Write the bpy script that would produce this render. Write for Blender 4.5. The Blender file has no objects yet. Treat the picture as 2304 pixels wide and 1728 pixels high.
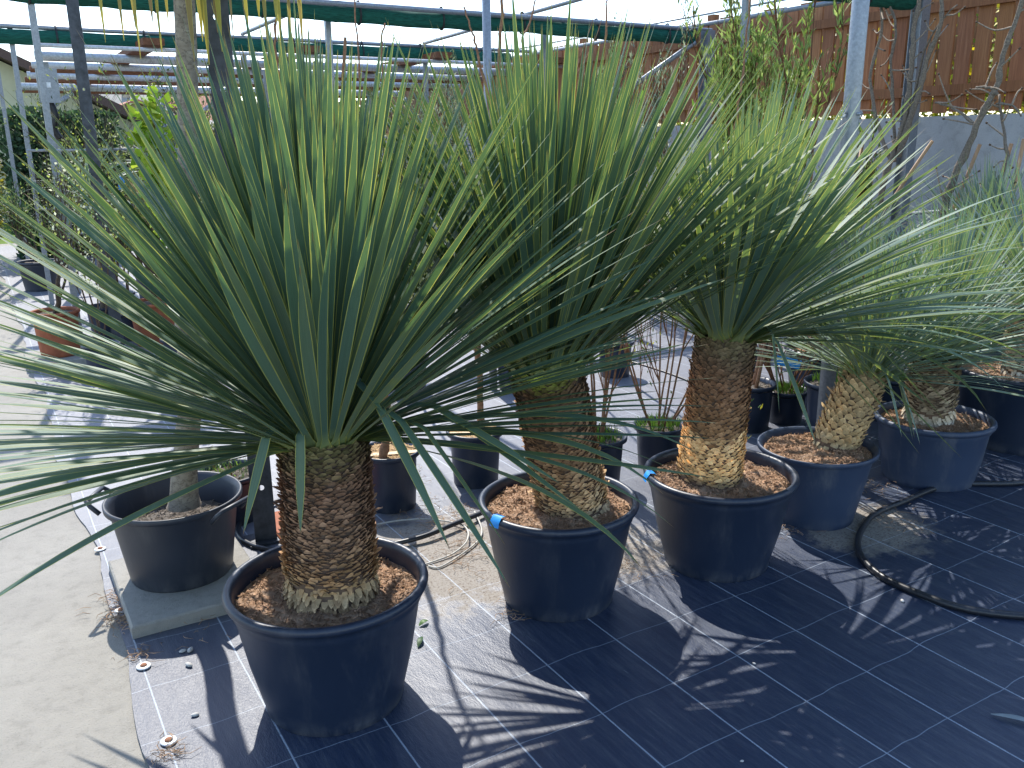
import bpy, math, random
import numpy as np
from mathutils import Vector, Matrix, Quaternion, noise

R = math.radians
rnd = random.Random(7)
col = bpy.context.scene.collection
sc = bpy.context.scene

# ------------------------------------------------------------------ camera
FPX, PITCH, ROLL, YAW, EYE = 1954.55, 0.268951, -0.0125638, 0.54398, 1.55
def _g(v):
    c, s = math.cos(YAW), math.sin(YAW)
    return Vector((v[0]*c+v[1]*s, -v[0]*s+v[1]*c, v[2]))
_f = Vector((0, math.cos(PITCH), -math.sin(PITCH))); _u = Vector((0, math.sin(PITCH), math.cos(PITCH))); _x = Vector((1, 0, 0))
CX = _g(_x*math.cos(ROLL)+_u*math.sin(ROLL)); CU = _g(-_x*math.sin(ROLL)+_u*math.cos(ROLL)); CF = _g(_f)
cd = bpy.data.cameras.new('camera'); cam = bpy.data.objects.new('camera', cd); col.objects.link(cam)
cam.matrix_world = Matrix(((CX.x, CU.x, -CF.x, 0), (CX.y, CU.y, -CF.y, 0), (CX.z, CU.z, -CF.z, EYE), (0, 0, 0, 1)))
cd.sensor_width = 36; cd.lens = FPX/2304*36; cd.clip_start = 0.05; cd.clip_end = 2000
sc.camera = cam

# ------------------------------------------------------------------ light
SUN_EL, SUN_AZ = 49.0, 78.0
w = bpy.data.worlds.new("World"); sc.world = w; w.use_nodes = True
nt = w.node_tree; bg = nt.nodes['Background']
sky = nt.nodes.new('ShaderNodeTexSky'); sky.sky_type = 'NISHITA'; sky.sun_disc = False
sky.sun_elevation = R(SUN_EL); sky.sun_rotation = R(90-SUN_AZ); sky.dust_density = 0.5; sky.air_density = 1.0
nt.links.new(sky.outputs[0], bg.inputs[0]); bg.inputs[1].default_value = 0.15
sl = bpy.data.lights.new('sun', 'SUN'); sl.energy = 3.0; sl.angle = R(0.55); sl.color = (1, 0.95, 0.87)
so = bpy.data.objects.new('sun', sl); col.objects.link(so)
sdir = Vector((math.cos(R(SUN_EL))*math.cos(R(SUN_AZ)), math.cos(R(SUN_EL))*math.sin(R(SUN_AZ)), math.sin(R(SUN_EL))))
so.rotation_euler = sdir.to_track_quat('Z', 'Y').to_euler()
sc.view_settings.view_transform = 'Standard'; sc.view_settings.look = 'None'
sc.view_settings.exposure = 1.32; sc.view_settings.gamma = 1

# ------------------------------------------------------------------ helpers
def _ray(px, py):
    px *= 2304/2212; py *= 2304/2212
    return CF + CX*((px-1152)/FPX) - CU*((py-864)/FPX)
C0 = Vector((0, 0, EYE))
def gp(px, py, z=0.0): d = _ray(px, py); return C0+d*((z-EYE)/d.z)      # photo point -> point at height z
def yp(px, py, Y): d = _ray(px, py); return C0+d*(Y/d.y)
def xp(px, py, X): d = _ray(px, py); return C0+d*(X/d.x)

def hsv(c, dv=0.1, r=rnd):
    k = 1+r.uniform(-dv, dv); return (c[0]*k, c[1]*k, c[2]*k)

class MB:
    def __init__(s): s.v = []; s.f = []; s.c = []; s.smooth = True
    def face(s, idx, c=(1, 1, 1)): s.f.append(idx); s.c.append(c)
    def grid(s, rows, c=(1, 1, 1), closed=False):
        b = len(s.v); n = len(rows[0])
        for r_ in rows: s.v.extend([tuple(p) for p in r_])
        for i in range(len(rows)-1):
            for j in range(n if closed else n-1):
                k = (j+1) % n
                s.face((b+i*n+j, b+i*n+k, b+(i+1)*n+k, b+(i+1)*n+j), c)
    def box(s, x0, x1, y0, y1, z0, z1, c=(1, 1, 1), M=None):
        b = len(s.v); P = [(x, y, z) for z in (z0, z1) for y in (y0, y1) for x in (x0, x1)]
        if M: P = [tuple(M @ Vector(p)) for p in P]
        s.v.extend(P)
        for f in ((0, 2, 3, 1), (4, 5, 7, 6), (0, 1, 5, 4), (2, 6, 7, 3), (0, 4, 6, 2), (1, 3, 7, 5)): s.face(tuple(b+i for i in f), c)
    def tube(s, path, rad, n=8, c=(1, 1, 1), cap=True):
        path = [Vector(p) for p in path]
        if not hasattr(rad, '__len__'): rad = [rad]*len(path)
        rows = []; prev = None
        for i, p in enumerate(path):
            d = (path[min(i+1, len(path)-1)]-path[max(i-1, 0)])
            if d.length < 1e-9: d = Vector((0, 0, 1))
            d.normalize()
            a = d.orthogonal().normalized() if prev is None else (prev-d*prev.dot(d)).normalized()
            prev = a; b_ = d.cross(a)
            rows.append([p+(a*math.cos(2*math.pi*k/n)+b_*math.sin(2*math.pi*k/n))*rad[i] for k in range(n)])
        b = len(s.v); s.grid(rows, c, True)
        if cap:
            s.face(tuple(b+k for k in range(n))[::-1], c); s.face(tuple(b+(len(rows)-1)*n+k for k in range(n)), c)
    def lathe(s, prof, n=48, c=(1, 1, 1), ctr=(0, 0), cols=None):
        b = len(s.v)
        for (r_, z) in prof:
            for k in range(n):
                a = 2*math.pi*k/n; s.v.append((ctr[0]+r_*math.cos(a), ctr[1]+r_*math.sin(a), z))
        for i in range(len(prof)-1):
            for k in range(n):
                k2 = (k+1) % n
                s.face((b+i*n+k, b+i*n+k2, b+(i+1)*n+k2, b+(i+1)*n+k), cols[i] if cols else c)
    def leaf(s, p, d, up, L, W, c):
        # small folded leaf of two quads
        p = Vector(p); d = Vector(d).normalized(); sd = d.cross(up)
        if sd.length < 1e-4: sd = d.orthogonal()
        sd.normalize(); nn = sd.cross(d)
        b = len(s.v)
        m = p+d*L*.45
        s.v.extend([tuple(p), tuple(m+sd*W*.5+nn*W*.12), tuple(p+d*L-nn*L*.06), tuple(m-sd*W*.5+nn*W*.12), tuple(m)])
        s.face((b, b+1, b+4), c); s.face((b+1, b+2, b+4), c); s.face((b+2, b+3, b+4), c); s.face((b+3, b, b+4), c)
    def build(s, name, mat, parent=None, loc=None, smooth=True):
        me = bpy.data.meshes.new(name); me.from_pydata(s.v, [], s.f); me.update()
        a = me.color_attributes.new('tint', 'FLOAT_COLOR', 'CORNER')
        tot = np.array([len(f) for f in s.f]); cc = np.array([(c[0], c[1], c[2], 1.0) for c in s.c], dtype=np.float32)
        a.data.foreach_set('color', np.repeat(cc, tot, axis=0).ravel())
        if smooth: me.polygons.foreach_set('use_smooth', [True]*len(me.polygons))
        me.materials.append(mat)
        o = bpy.data.objects.new(name, me); col.objects.link(o)
        if parent: o.parent = parent
        if loc: o.location = loc
        return o
def tag(o, label=None, cat=None, group=None, kind=None):
    if label: o['label'] = label
    if cat: o['category'] = cat
    if group: o['group'] = group
    if kind: o['kind'] = kind
    return o
def thing(name, label, cat, loc=(0, 0, 0), group=None):
    o = bpy.data.objects.new(name, None); o.empty_display_size = 0.1; col.objects.link(o); o.location = loc
    return tag(o, label, cat, group)
def smoothpath(P, k=6):
    P = [Vector(p) for p in P]; out = []
    for i in range(len(P)-1):
        p0 = P[max(i-1, 0)]; p1 = P[i]; p2 = P[i+1]; p3 = P[min(i+2, len(P)-1)]
        for j in range(k):
            t = j/k
            out.append(0.5*((2*p1)+(p2-p0)*t+(2*p0-5*p1+4*p2-p3)*t*t+(-p0+3*p1-3*p2+p3)*t**3))
    out.append(P[-1]); return out

# ------------------------------------------------------------------ materials
def mat(name):
    m = bpy.data.materials.new(name); m.use_nodes = True; n = m.node_tree
    return m, n, n.nodes['Principled BSDF'], n.nodes, n.links
def ramp(nodes, stops):
    r_ = nodes.new('ShaderNodeValToRGB'); e = r_.color_ramp.elements
    while len(e) < len(stops): e.new(0.5)
    for i, (p, c) in enumerate(stops): e[i].position = p; e[i].color = (*c, 1) if len(c) == 3 else c
    return r_
def noise_node(nodes, links, scale, detail=6, rough=.6, vec=None, dim=None):
    n = nodes.new('ShaderNodeTexNoise'); n.inputs['Scale'].default_value = scale; n.inputs['Detail'].default_value = detail
    n.inputs['Roughness'].default_value = rough
    if vec: links.new(vec, n.inputs['Vector'])
    return n
def mapping(nodes, links, scale=(1, 1, 1), src='Object', loc=(0, 0, 0)):
    t = nodes.new('ShaderNodeTexCoord'); m = nodes.new('ShaderNodeMapping'); links.new(t.outputs[src], m.inputs[0])
    m.inputs['Scale'].default_value = scale; m.inputs['Location'].default_value = loc
    return m.outputs[0]
def bump(nodes, links, h, bsdf, strength=.3, dist=.01):
    b = nodes.new('ShaderNodeBump'); b.inputs['Strength'].default_value = strength; b.inputs['Distance'].default_value = dist
    links.new(h, b.inputs['Height']); links.new(b.outputs[0], bsdf.inputs['Normal']); return b
def mixc(nodes, links, f, a, b, mode='MIX'):
    m = nodes.new('ShaderNodeMix'); m.data_type = 'RGBA'; m.blend_type = mode
    for sock, v in ((0, f), (6, a), (7, b)):
        if isinstance(v, (int, float)): m.inputs[sock].default_value = v
        elif isinstance(v, (tuple, list)): m.inputs[sock].default_value = (*v, 1)
        else: links.new(v, m.inputs[sock])
    return m.outputs[2]
def mth(nodes, links, op, a, b=None, c=None, clamp=False):
    m = nodes.new('ShaderNodeMath'); m.operation = op; m.use_clamp = clamp
    for i, v in enumerate((a, b, c)):
        if v is None: continue
        if isinstance(v, (int, float)): m.inputs[i].default_value = v
        else: links.new(v, m.inputs[i])
    return m.outputs[0]

def simple(name, c, rough=.6, spec=.5, metal=0, nscale=30, var=.25, bstr=.15, bdist=.003, tint=False, scale=(1, 1, 1), transl=0, tc=None):
    m, n, b, N, L = mat(name)
    v = mapping(N, L, scale)
    nz = noise_node(N, L, nscale, 6, .65, v)
    r_ = ramp(N, [(.3, tuple(x*(1-var) for x in c)), (.7, tuple(x*(1+var) for x in c))]); L.new(nz.outputs[0], r_.inputs[0])
    out = r_.outputs[0]
    if tint:
        a = N.new('ShaderNodeAttribute'); a.attribute_name = 'tint'
        out = mixc(N, L, 1.0, out, a.outputs[0], 'MULTIPLY')
    L.new(out, b.inputs['Base Color'])
    b.inputs['Roughness'].default_value = rough; b.inputs['Specular IOR Level'].default_value = spec; b.inputs['Metallic'].default_value = metal
    if bstr: bump(N, L, nz.outputs[0], b, bstr, bdist)
    if transl:
        t = N.new('ShaderNodeBsdfTranslucent')
        if tc: t.inputs[0].default_value = (*tc, 1)
        if tint and not tc: L.new(out, t.inputs[0])
        elif tint: L.new(mixc(N, L, 1.0, tc, a.outputs[0], 'MULTIPLY'), t.inputs[0])
        ms = N.new('ShaderNodeMixShader'); ms.inputs[0].default_value = transl
        o = N['Material Output']; L.new(b.outputs[0], ms.inputs[1]); L.new(t.outputs[0], ms.inputs[2]); L.new(ms.outputs[0], o.inputs[0])
    return m

# concrete pavement
def mk_concrete(name, c, sc_=1.0):
    m, n, b, N, L = mat(name)
    v = mapping(N, L, (1, 1, 1))
    big = noise_node(N, L, 1.3*sc_, 5, .6, v); mid = noise_node(N, L, 14*sc_, 8, .7, v); fine = noise_node(N, L, 170*sc_, 4, .7, v)
    r1 = ramp(N, [(.3, tuple(x*.86 for x in c)), (.7, tuple(x*1.06 for x in c))]); L.new(big.outputs[0], r1.inputs[0])
    r2 = ramp(N, [(.25, (.72, .72, .71)), (.48, (.97, .97, .97)), (.75, (1.05, 1.05, 1.04))]); L.new(mid.outputs[0], r2.inputs[0])
    r3 = ramp(N, [(.28, (.5, .48, .45)), (.42, (1, 1, 1)), (.75, (1.08, 1.08, 1.06))]); L.new(fine.outputs[0], r3.inputs[0])
    x = mixc(N, L, 1., r1.outputs[0], r2.outputs[0], 'MULTIPLY'); x = mixc(N, L, .8, x, r3.outputs[0], 'MULTIPLY')
    # fine cracks and worn ripples
    vor = N.new('ShaderNodeTexVoronoi'); vor.feature = 'DISTANCE_TO_EDGE'; vor.inputs['Scale'].default_value = 1.1
    nv = noise_node(N, L, 4, 5, .6, v); addv = N.new('ShaderNodeVectorMath'); addv.operation = 'ADD'
    L.new(v, addv.inputs[0]); L.new(nv.outputs['Color'], addv.inputs[1]); L.new(addv.outputs[0], vor.inputs['Vector'])
    h = mth(N, L, 'ADD', mth(N, L, 'MULTIPLY', mid.outputs[0], .8), mth(N, L, 'MULTIPLY', fine.outputs[0], .45))
    L.new(x, b.inputs['Base Color']); b.inputs['Roughness'].default_value = .85; b.inputs['Specular IOR Level'].default_value = .3
    bump(N, L, h, b, .6, .012); return m
M_conc = mk_concrete('concrete_pavement', (.29, .275, .245))
M_slab = mk_concrete('concrete_tile', (.33, .315, .285), 2)
M_wall = mk_concrete('concrete_wall', (.42, .42, .42), .8)

# woven ground cover: black glossy weave, dust, white marker threads
def mk_mat():
    m, n, b, N, L = mat('woven_ground_cover')
    t = N.new('ShaderNodeTexCoord'); sep = N.new('ShaderNodeSeparateXYZ'); L.new(t.outputs['Object'], sep.inputs[0])
    X, Y = sep.outputs[0], sep.outputs[1]
    wob = noise_node(N, L, 3.2, 3, .5, mapping(N, L, (1, 1, 1))); wv = mth(N, L, 'SUBTRACT', wob.outputs[0], .5)
    wob2 = noise_node(N, L, 1.1, 2, .5, mapping(N, L, (1, .6, 1))); wv2 = mth(N, L, 'SUBTRACT', wob2.outputs[0], .5)
    def line(co, off, sp, wobs, amp, wid):
        a = mth(N, L, 'ADD', co, mth(N, L, 'MULTIPLY', wobs, amp))
        a = mth(N, L, 'ADD', a, -off+sp*40+sp/2)
        a = mth(N, L, 'MODULO', a, sp); a = mth(N, L, 'ABSOLUTE', mth(N, L, 'SUBTRACT', a, sp/2))
        return mth(N, L, 'SUBTRACT', 1.0, mth(N, L, 'DIVIDE', a, wid), clamp=True)
    la = line(X, 2.091, .265, wv2, .02, .0032); lb = line(Y, 1.684, .2688, wv, .05, .0020)
    thr = noise_node(N, L, 500, 1, .5, mapping(N, L, (1, 1, 1)))
    stit = ramp(N, [(.35, (.35,)*3), (.55, (1, 1, 1))]); L.new(thr.outputs[0], stit.inputs[0])
    la = mth(N, L, 'MULTIPLY', mth(N, L, 'MULTIPLY', la, 1.8, clamp=True), stit.outputs[0]); lb = mth(N, L, 'MULTIPLY', mth(N, L, 'MULTIPLY', lb, 1.4, clamp=True), .55)
    # streaky dust running along the roll
    s1 = noise_node(N, L, 7, 6, .7, mapping(N, L, (5, .5, 1))); s2 = noise_node(N, L, 40, 5, .75, mapping(N, L, (3, .22, 1)))
    big = noise_node(N, L, .9, 4, .6, mapping(N, L, (1, .7, 1)))
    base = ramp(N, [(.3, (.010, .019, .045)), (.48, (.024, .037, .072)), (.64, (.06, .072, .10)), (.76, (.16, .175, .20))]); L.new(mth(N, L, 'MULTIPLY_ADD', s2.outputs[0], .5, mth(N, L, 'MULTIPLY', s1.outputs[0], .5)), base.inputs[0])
    # far part of the sheet paler: glancing sky sheen put into the colour
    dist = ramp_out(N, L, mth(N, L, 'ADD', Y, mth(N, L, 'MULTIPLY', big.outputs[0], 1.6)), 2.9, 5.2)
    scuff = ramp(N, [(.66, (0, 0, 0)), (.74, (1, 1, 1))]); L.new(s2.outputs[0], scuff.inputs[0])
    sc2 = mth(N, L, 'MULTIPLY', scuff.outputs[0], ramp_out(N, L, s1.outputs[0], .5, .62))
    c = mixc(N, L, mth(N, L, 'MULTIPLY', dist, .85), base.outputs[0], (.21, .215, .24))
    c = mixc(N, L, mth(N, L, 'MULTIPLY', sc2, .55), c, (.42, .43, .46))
    # sandy spill behind the pots
    def blob(cx, cy, rx, ry):
        a = mth(N, L, 'POWER', mth(N, L, 'DIVIDE', mth(N, L, 'SUBTRACT', X, cx), rx), 2.); bb = mth(N, L, 'POWER', mth(N, L, 'DIVIDE', mth(N, L, 'SUBTRACT', Y, cy), ry), 2.)
        return mth(N, L, 'SUBTRACT', 1.0, mth(N, L, 'SQRT', mth(N, L, 'ADD', a, bb)))
    bl = mth(N, L, 'MAXIMUM', blob(1.36, 2.78, .55, .55), blob(2.95, 2.1, .35, .35)); bl = mth(N, L, 'MAXIMUM', bl, blob(1.95, 2.5, .3, .35))
    sn = noise_node(N, L, 9, 8, .75, mapping(N, L, (1, 1, 1)))
    sm = ramp_out(N, L, mth(N, L, 'ADD', bl, mth(N, L, 'MULTIPLY', mth(N, L, 'SUBTRACT', sn.outputs[0], .5), 1.6)), .12, .42)
    grain = noise_node(N, L, 120, 5, .7, mapping(N, L, (1, 1, 1)))
    sand = ramp(N, [(.36, (.10, .065, .04)), (.46, (.27, .235, .19)), (.7, (.33, .30, .26))]); L.new(grain.outputs[0], sand.inputs[0])
    c = mixc(N, L, mth(N, L, 'MULTIPLY', sm, .8), c, sand.outputs[0])
    lines = mth(N, L, 'MAXIMUM', la, lb)
    c = mixc(N, L, mth(N, L, 'MULTIPLY', lines, .62), c, (.52, .60, .70))
    L.new(c, b.inputs['Base Color'])
    # sheen
    rr = mth(N, L, 'MULTIPLY_ADD', big.outputs[0], .22, .34); rr = mth(N, L, 'MAXIMUM', rr, mth(N, L, 'MULTIPLY', sm, .8)); L.new(rr, b.inputs['Roughness'])
    b.inputs['Specular IOR Level'].default_value = .45
    # weave bump
    wave1 = N.new('ShaderNodeTexWave'); wave1.inputs['Scale'].default_value = 120; wave1.bands_direction = 'X'; L.new(mapping(N, L), wave1.inputs['Vector'])
    wn = noise_node(N, L, 260, 3, .6, mapping(N, L, (1, .35, 1))); wr = noise_node(N, L, 6, 4, .6, mapping(N, L, (1.6, .5, 1)))
    h = mth(N, L, 'ADD', mth(N, L, 'MULTIPLY', wn.outputs[0], .18), mth(N, L, 'MULTIPLY', wr.outputs[0], .8))
    h = mth(N, L, 'ADD', h, mth(N, L, 'MULTIPLY', lines, .05))
    bump(N, L, h, b, .55, .012)
    return m
def ramp_out(N, L, v, a, b_):
    r_ = N.new('ShaderNodeMapRange'); r_.inputs['From Min'].default_value = a; r_.inputs['From Max'].default_value = b_; r_.clamp = True
    L.new(v, r_.inputs[0]); return r_.outputs[0]
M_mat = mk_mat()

def mk_plastic(name, c, rough=.38, dust=.25):
    m, n, b, N, L = mat(name)
    v = mapping(N, L, (1, 1, .35)); nz = noise_node(N, L, 9, 8, .72, v); st = noise_node(N, L, 26, 6, .7, mapping(N, L, (1, 1, .12)))
    k = mth(N, L, 'MULTIPLY', ramp_out(N, L, nz.outputs[0], .5, .78), ramp_out(N, L, st.outputs[0], .35, .7))
    g = N.new('ShaderNodeTexCoord'); sp = N.new('ShaderNodeSeparateXYZ'); L.new(g.outputs['Object'], sp.inputs[0])
    low = mth(N, L, 'SUBTRACT', 1.0, mth(N, L, 'DIVIDE', sp.outputs[2], .07), clamp=True)
    k = mth(N, L, 'MAXIMUM', mth(N, L, 'MULTIPLY', k, dust), mth(N, L, 'MULTIPLY', mth(N, L, 'MULTIPLY', low, ramp_out(N, L, nz.outputs[0], .4, .7)), .5))
    L.new(mixc(N, L, k, c, (.22, .215, .21)), b.inputs['Base Color'])
    L.new(mth(N, L, 'MULTIPLY_ADD', nz.outputs[0], .25, rough-.1), b.inputs['Roughness'])
    bump(N, L, nz.outputs[0], b, .25, .003); return m
M_pot = mk_plastic('black_pot_plastic', (.013, .022, .045)); M_potold = mk_plastic('weathered_pot_plastic', (.028, .046, .09), .5, .75)
M_potgrey = mk_plastic('grey_black_pot_plastic', (.020, .026, .040), .45, .3)
M_hose = simple('black_hose_rubber', (.018, .02, .026), .38, .5, 0, 60, .3, .1)
M_terra = simple('terracotta', (.30, .095, .045), .75, .3, 0, 12, .3, .2)
M_galv = simple('galvanised_steel', (.27, .29, .32), .45, .5, .55, 60, .22, .1)
M_galvd = simple('lightened_purlin_steel', (.5, .52, .55), .5, .5, .4, 40, .25, .1)  # steel colour raised to offset shade on the tube undersides
M_rust = simple('rust_brown_steel', (.17, .07, .035), .8, .3, 0, 30, .4, .3)
M_post = simple('dark_perforated_steel', (.05, .055, .066), .5, .5, .3, 18, .55, .2)
M_net = simple('green_shade_net', (.012, .085, .062), .85, .2, 0, 120, .5, .6, .006, scale=(.12, 1, 1))
M_black = simple('black_tie', (.01, .01, .012), .5)
M_stem = simple('brown_bark', (.16, .09, .055), .85, .2, 0, 60, .4, .5, .003, tint=True)
M_twig = simple('grey_vine_bark', (.20, .165, .13), .9, .2, 0, 90, .5, .8, .004, tint=True)
M_leafs = simple('small_foliage', (.9, .9, .9), .5, .4, 0, 40, .15, 0, tint=True, transl=.4)
M_blue = simple('blue_tape', (.01, .27, .75), .5, .4, 0, 20, .1, .2)
M_white = simple('white_plastic', (.7, .72, .74), .5)
M_tubing = simple('pale_grey_tubing', (.48, .46, .41), .6)
M_bamboo = simple('bamboo_stake', (.42, .25, .13), .6, .4, 0, 30, .25, .1, scale=(1, 1, .1))
M_board = simple('pale_wood_board', (.62, .47, .30), .7, .3, 0, 20, .15, .2, scale=(.2, 1, 1))
M_stone = simple('limestone_chip', (.45, .44, .42), .8, .3, 0, 50, .2, .3)
M_rustnail = simple('rusty_nail', (.25, .11, .06), .8, .3, 0, 90, .4, .4)

def mk_wood():
    m, n, b, N, L = mat('stained_fence_wood')
    a = N.new('ShaderNodeAttribute'); a.attribute_name = 'tint'
    g = noise_node(N, L, 9, 8, .7, mapping(N, L, (3, 6, .35))); gg = noise_node(N, L, 60, 5, .7, mapping(N, L, (1, 2, .05)))
    r_ = ramp(N, [(.28, (.15, .056, .022)), (.5, (.31, .125, .045)), (.72, (.48, .235, .10))]); L.new(mth(N, L, 'MULTIPLY_ADD', gg.outputs[0], .5, mth(N, L, 'MULTIPLY', g.outputs[0], .5)), r_.inputs[0])
    L.new(mixc(N, L, 1., r_.outputs[0], a.outputs[0], 'MULTIPLY'), b.inputs['Base Color']); b.inputs['Roughness'].default_value = .7
    bump(N, L, gg.outputs[0], b, .4, .004); return m
M_wood = mk_wood()

def mk_soil(name, cs, sc_=1):
    m, n, b, N, L = mat(name); v = mapping(N, L)
    a = noise_node(N, L, 70*sc_, 10, .8, v); a2 = noise_node(N, L, 9, 4, .6, v)
    at = N.new('ShaderNodeAttribute'); at.attribute_name = 'tint'
    r_ = ramp(N, [(.3, cs[0]), (.48, cs[1]), (.68, cs[2])]); L.new(mth(N, L, 'MULTIPLY_ADD', a2.outputs[0], .35, mth(N, L, 'MULTIPLY', a.outputs[0], .68)), r_.inputs[0])
    L.new(mixc(N, L, 1., r_.outputs[0], at.outputs[0], 'MULTIPLY'), b.inputs['Base Color']); b.inputs['Roughness'].default_value = .95; b.inputs['Specular IOR Level'].default_value = .1
    bump(N, L, a.outputs[0], b, .9, .02); return m
M_soil = mk_soil('coir_soil', ((.19, .12, .08), (.50, .33, .225), (.72, .53, .38)))
M_sandmulch = mk_soil('sawdust_mulch', ((.38, .25, .13), (.55, .38, .21), (.68, .50, .30)))
M_gravel = mk_soil('grey_gravel_soil', ((.05, .045, .04), (.14, .12, .10), (.32, .29, .26)), .6)

def mk_yleaf(name, c0, c1, tc=(.20, .36, .07), tr=.16, margin=(.42, .42, .10)):
    m, n, b, N, L = mat(name)
    a = N.new('ShaderNodeAttribute'); a.attribute_name = 'leafpos'; sp = N.new('ShaderNodeSeparateColor'); L.new(a.outputs['Color'], sp.inputs[0])
    U, S, Q = sp.outputs[0], sp.outputs[1], sp.outputs[2]
    base = mixc(N, L, Q, c0, c1)
    # patches of yellow-green on some leaves, pale bases, long fine veins
    nz = noise_node(N, L, 7, 4, .6, mapping(N, L))
    yel = mth(N, L, 'MULTIPLY', ramp_out(N, L, nz.outputs[0], .56, .74), ramp_out(N, L, Q, .35, .9))
    base = mixc(N, L, mth(N, L, 'MULTIPLY', yel, .5), base, (.22, .26, .05))
    comb = N.new('ShaderNodeCombineXYZ'); L.new(mth(N, L, 'MULTIPLY', U, 9.), comb.inputs[0]); L.new(mth(N, L, 'MULTIPLY', S, .6), comb.inputs[1]); L.new(mth(N, L, 'MULTIPLY', Q, 50.), comb.inputs[2])
    v = noise_node(N, L, 1.6, 3, .7, comb.outputs[0]); vr = ramp(N, [(.3, (.78, .80, .80)), (.7, (1.18, 1.16, 1.15))]); L.new(v.outputs[0], vr.inputs[0])
    base = mixc(N, L, 1., base, vr.outputs[0], 'MULTIPLY')
    base = mixc(N, L, ramp_out(N, L, S, .12, .0), base, (.30, .36, .13))
    mg = ramp_out(N, L, U, .84, .93); base = mixc(N, L, mth(N, L, 'MULTIPLY', mg, .9), base, margin)
    tipb = ramp_out(N, L, S, .955, .985); base = mixc(N, L, tipb, base, (.20, .10, .05))
    spots = noise_node(N, L, 55, 2, .5, mapping(N, L, (1, 1, 1))); so_ = mth(N, L, 'MULTIPLY', ramp_out(N, L, spots.outputs[0], .74, .78), ramp_out(N, L, Q, .5, 1.))
    base = mixc(N, L, so_, base, (.10, .06, .03))
    L.new(base, b.inputs['Base Color']); b.inputs['Roughness'].default_value = .55; b.inputs['Specular IOR Level'].default_value = .38
    bump(N, L, v.outputs[0], b, .25, .002)
    t = N.new('ShaderNodeBsdfTranslucent'); L.new(mixc(N, L, mg, mixc(N, L, 1., tc, vr.outputs[0], 'MULTIPLY'), (.8, .8, .15)), t.inputs[0])
    ms = N.new('ShaderNodeMixShader'); L.new(mth(N, L, 'MULTIPLY_ADD', mg, .15, tr), ms.inputs[0])
    L.new(b.outputs[0], ms.inputs[1]); L.new(t.outputs[0], ms.inputs[2]); L.new(ms.outputs[0], N['Material Output'].inputs[0])
    return m
M_y1 = mk_yleaf('yucca_leaf_green', (.064, .130, .100), (.125, .180, .105), tr=.14)
M_y2 = mk_yleaf('yucca_leaf_deep', (.052, .112, .085), (.105, .16, .080), tr=.13)
M_y3 = mk_yleaf('yucca_leaf_blue', (.085, .165, .14), (.14, .20, .13), tc=(.28, .42, .07), tr=.19)
M_y4 = mk_yleaf('yucca_leaf_silver', (.16, .235, .22), (.20, .265, .21), tr=.17)
M_ydry = mk_yleaf('yellowing_leaf', (.33, .31, .06), (.22, .13, .075), tc=(.42, .34, .05), tr=.30, margin=(.45, .30, .08))
M_scale = simple('leaf_base_scales', (1.55, 1.5, 1.45), .8, .25, 0, 60, .28, .35, .003, tint=True)
M_yel = M_leafs

# ------------------------------------------------------------------ setting: ground
def sheet(name, x0, x1, y0, y1, z, m, nx=1, ny=1, fx=None):
    mb = MB(); rows = []
    for j in range(ny+1):
        y = y0+(y1-y0)*j/ny
        a = x0 if fx is None else fx(y)
        rows.append([(a+(x1-a)*i/nx, y, z) for i in range(nx+1)])
    mb.grid(rows); return mb.build(name, m, smooth=False)
M_grass = simple('grass_field', (.10, .16, .025), .9, .1, 0, 3, .4, .4, .05)
M_field = simple('far_field', (.12, .15, .07), .95, .1, 0, .3, .35, .3, .05)
tag(sheet('terrain', -400, 600, -30, 900, -.05, M_field), kind='structure')
tag(sheet('pavement', -8, 16, -6, 17.5, 0, M_conc), kind='structure')
tag(sheet('grass', -12, 16, 17.5, 34, -.02, M_grass), kind='structure')
def edge(y): return .195+.018*math.sin(y*2.3)+.012*math.sin(y*7.1+1)+.006*noise.noise(Vector((y*9, 0, 0)))
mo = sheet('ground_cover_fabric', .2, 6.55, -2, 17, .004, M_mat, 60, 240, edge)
for v_ in mo.data.vertices:                       # slight ripples and a lifted hem
    x, y, z = v_.co
    v_.co.z = .006+.004*noise.noise(Vector((x*3, y*1.2, 0)))+max(0, .004*(1-(x-edge(y))/.04))*(.5+.5*math.sin(y*6))
tag(mo, kind='structure')

# ------------------------------------------------------------------ pots
def pot_mesh(rb, rt, h, style=0, th=.008, lip=.014):
    mb = MB(); hb = h*.15
    rc = rt-lip*1.1           # radius just below the lip
    rw = rb+(rc-rb)*.93
    if style == 0:      # rolled rim above a stepped collar
        P = [(rb*.3, .0), (rb-.008, .0), (rb, .01), (rb+.002, .028), (rb+(rw-rb)*.5, h*.42), (rw-.006, h-hb-.012), (rw+.001, h-hb), (rc-.002, h-hb+.012), (rc, h-lip*1.9),
             (rt-lip*.25, h-lip*1.75), (rt, h-lip*1.1), (rt-lip*.15, h-lip*.4), (rt-lip*.7, h), (rt-lip*1.4, h-lip*.15), (rt-lip*1.8, h-lip*.7), (rc-th-.004, h-lip*1.7), (rw-th, h-hb), (rb+(rw-rb)*.5-th, h*.45)]
    else:               # thin lip straight wall
        P = [(rb*.3, .0), (rb-.004, .0), (rb, .008), (rb+(rc-rb)*.5, h*.5), (rc-.003, h-.03), (rc+.001, h-.022), (rt, h-.02), (rt+.001, h-.004), (rt-.003, h), (rt-.009, h-.002), (rc-th, h-.02), (rb+(rc-rb)*.5-th, h*.5)]
    mb.lathe(P, 72); return mb
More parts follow.
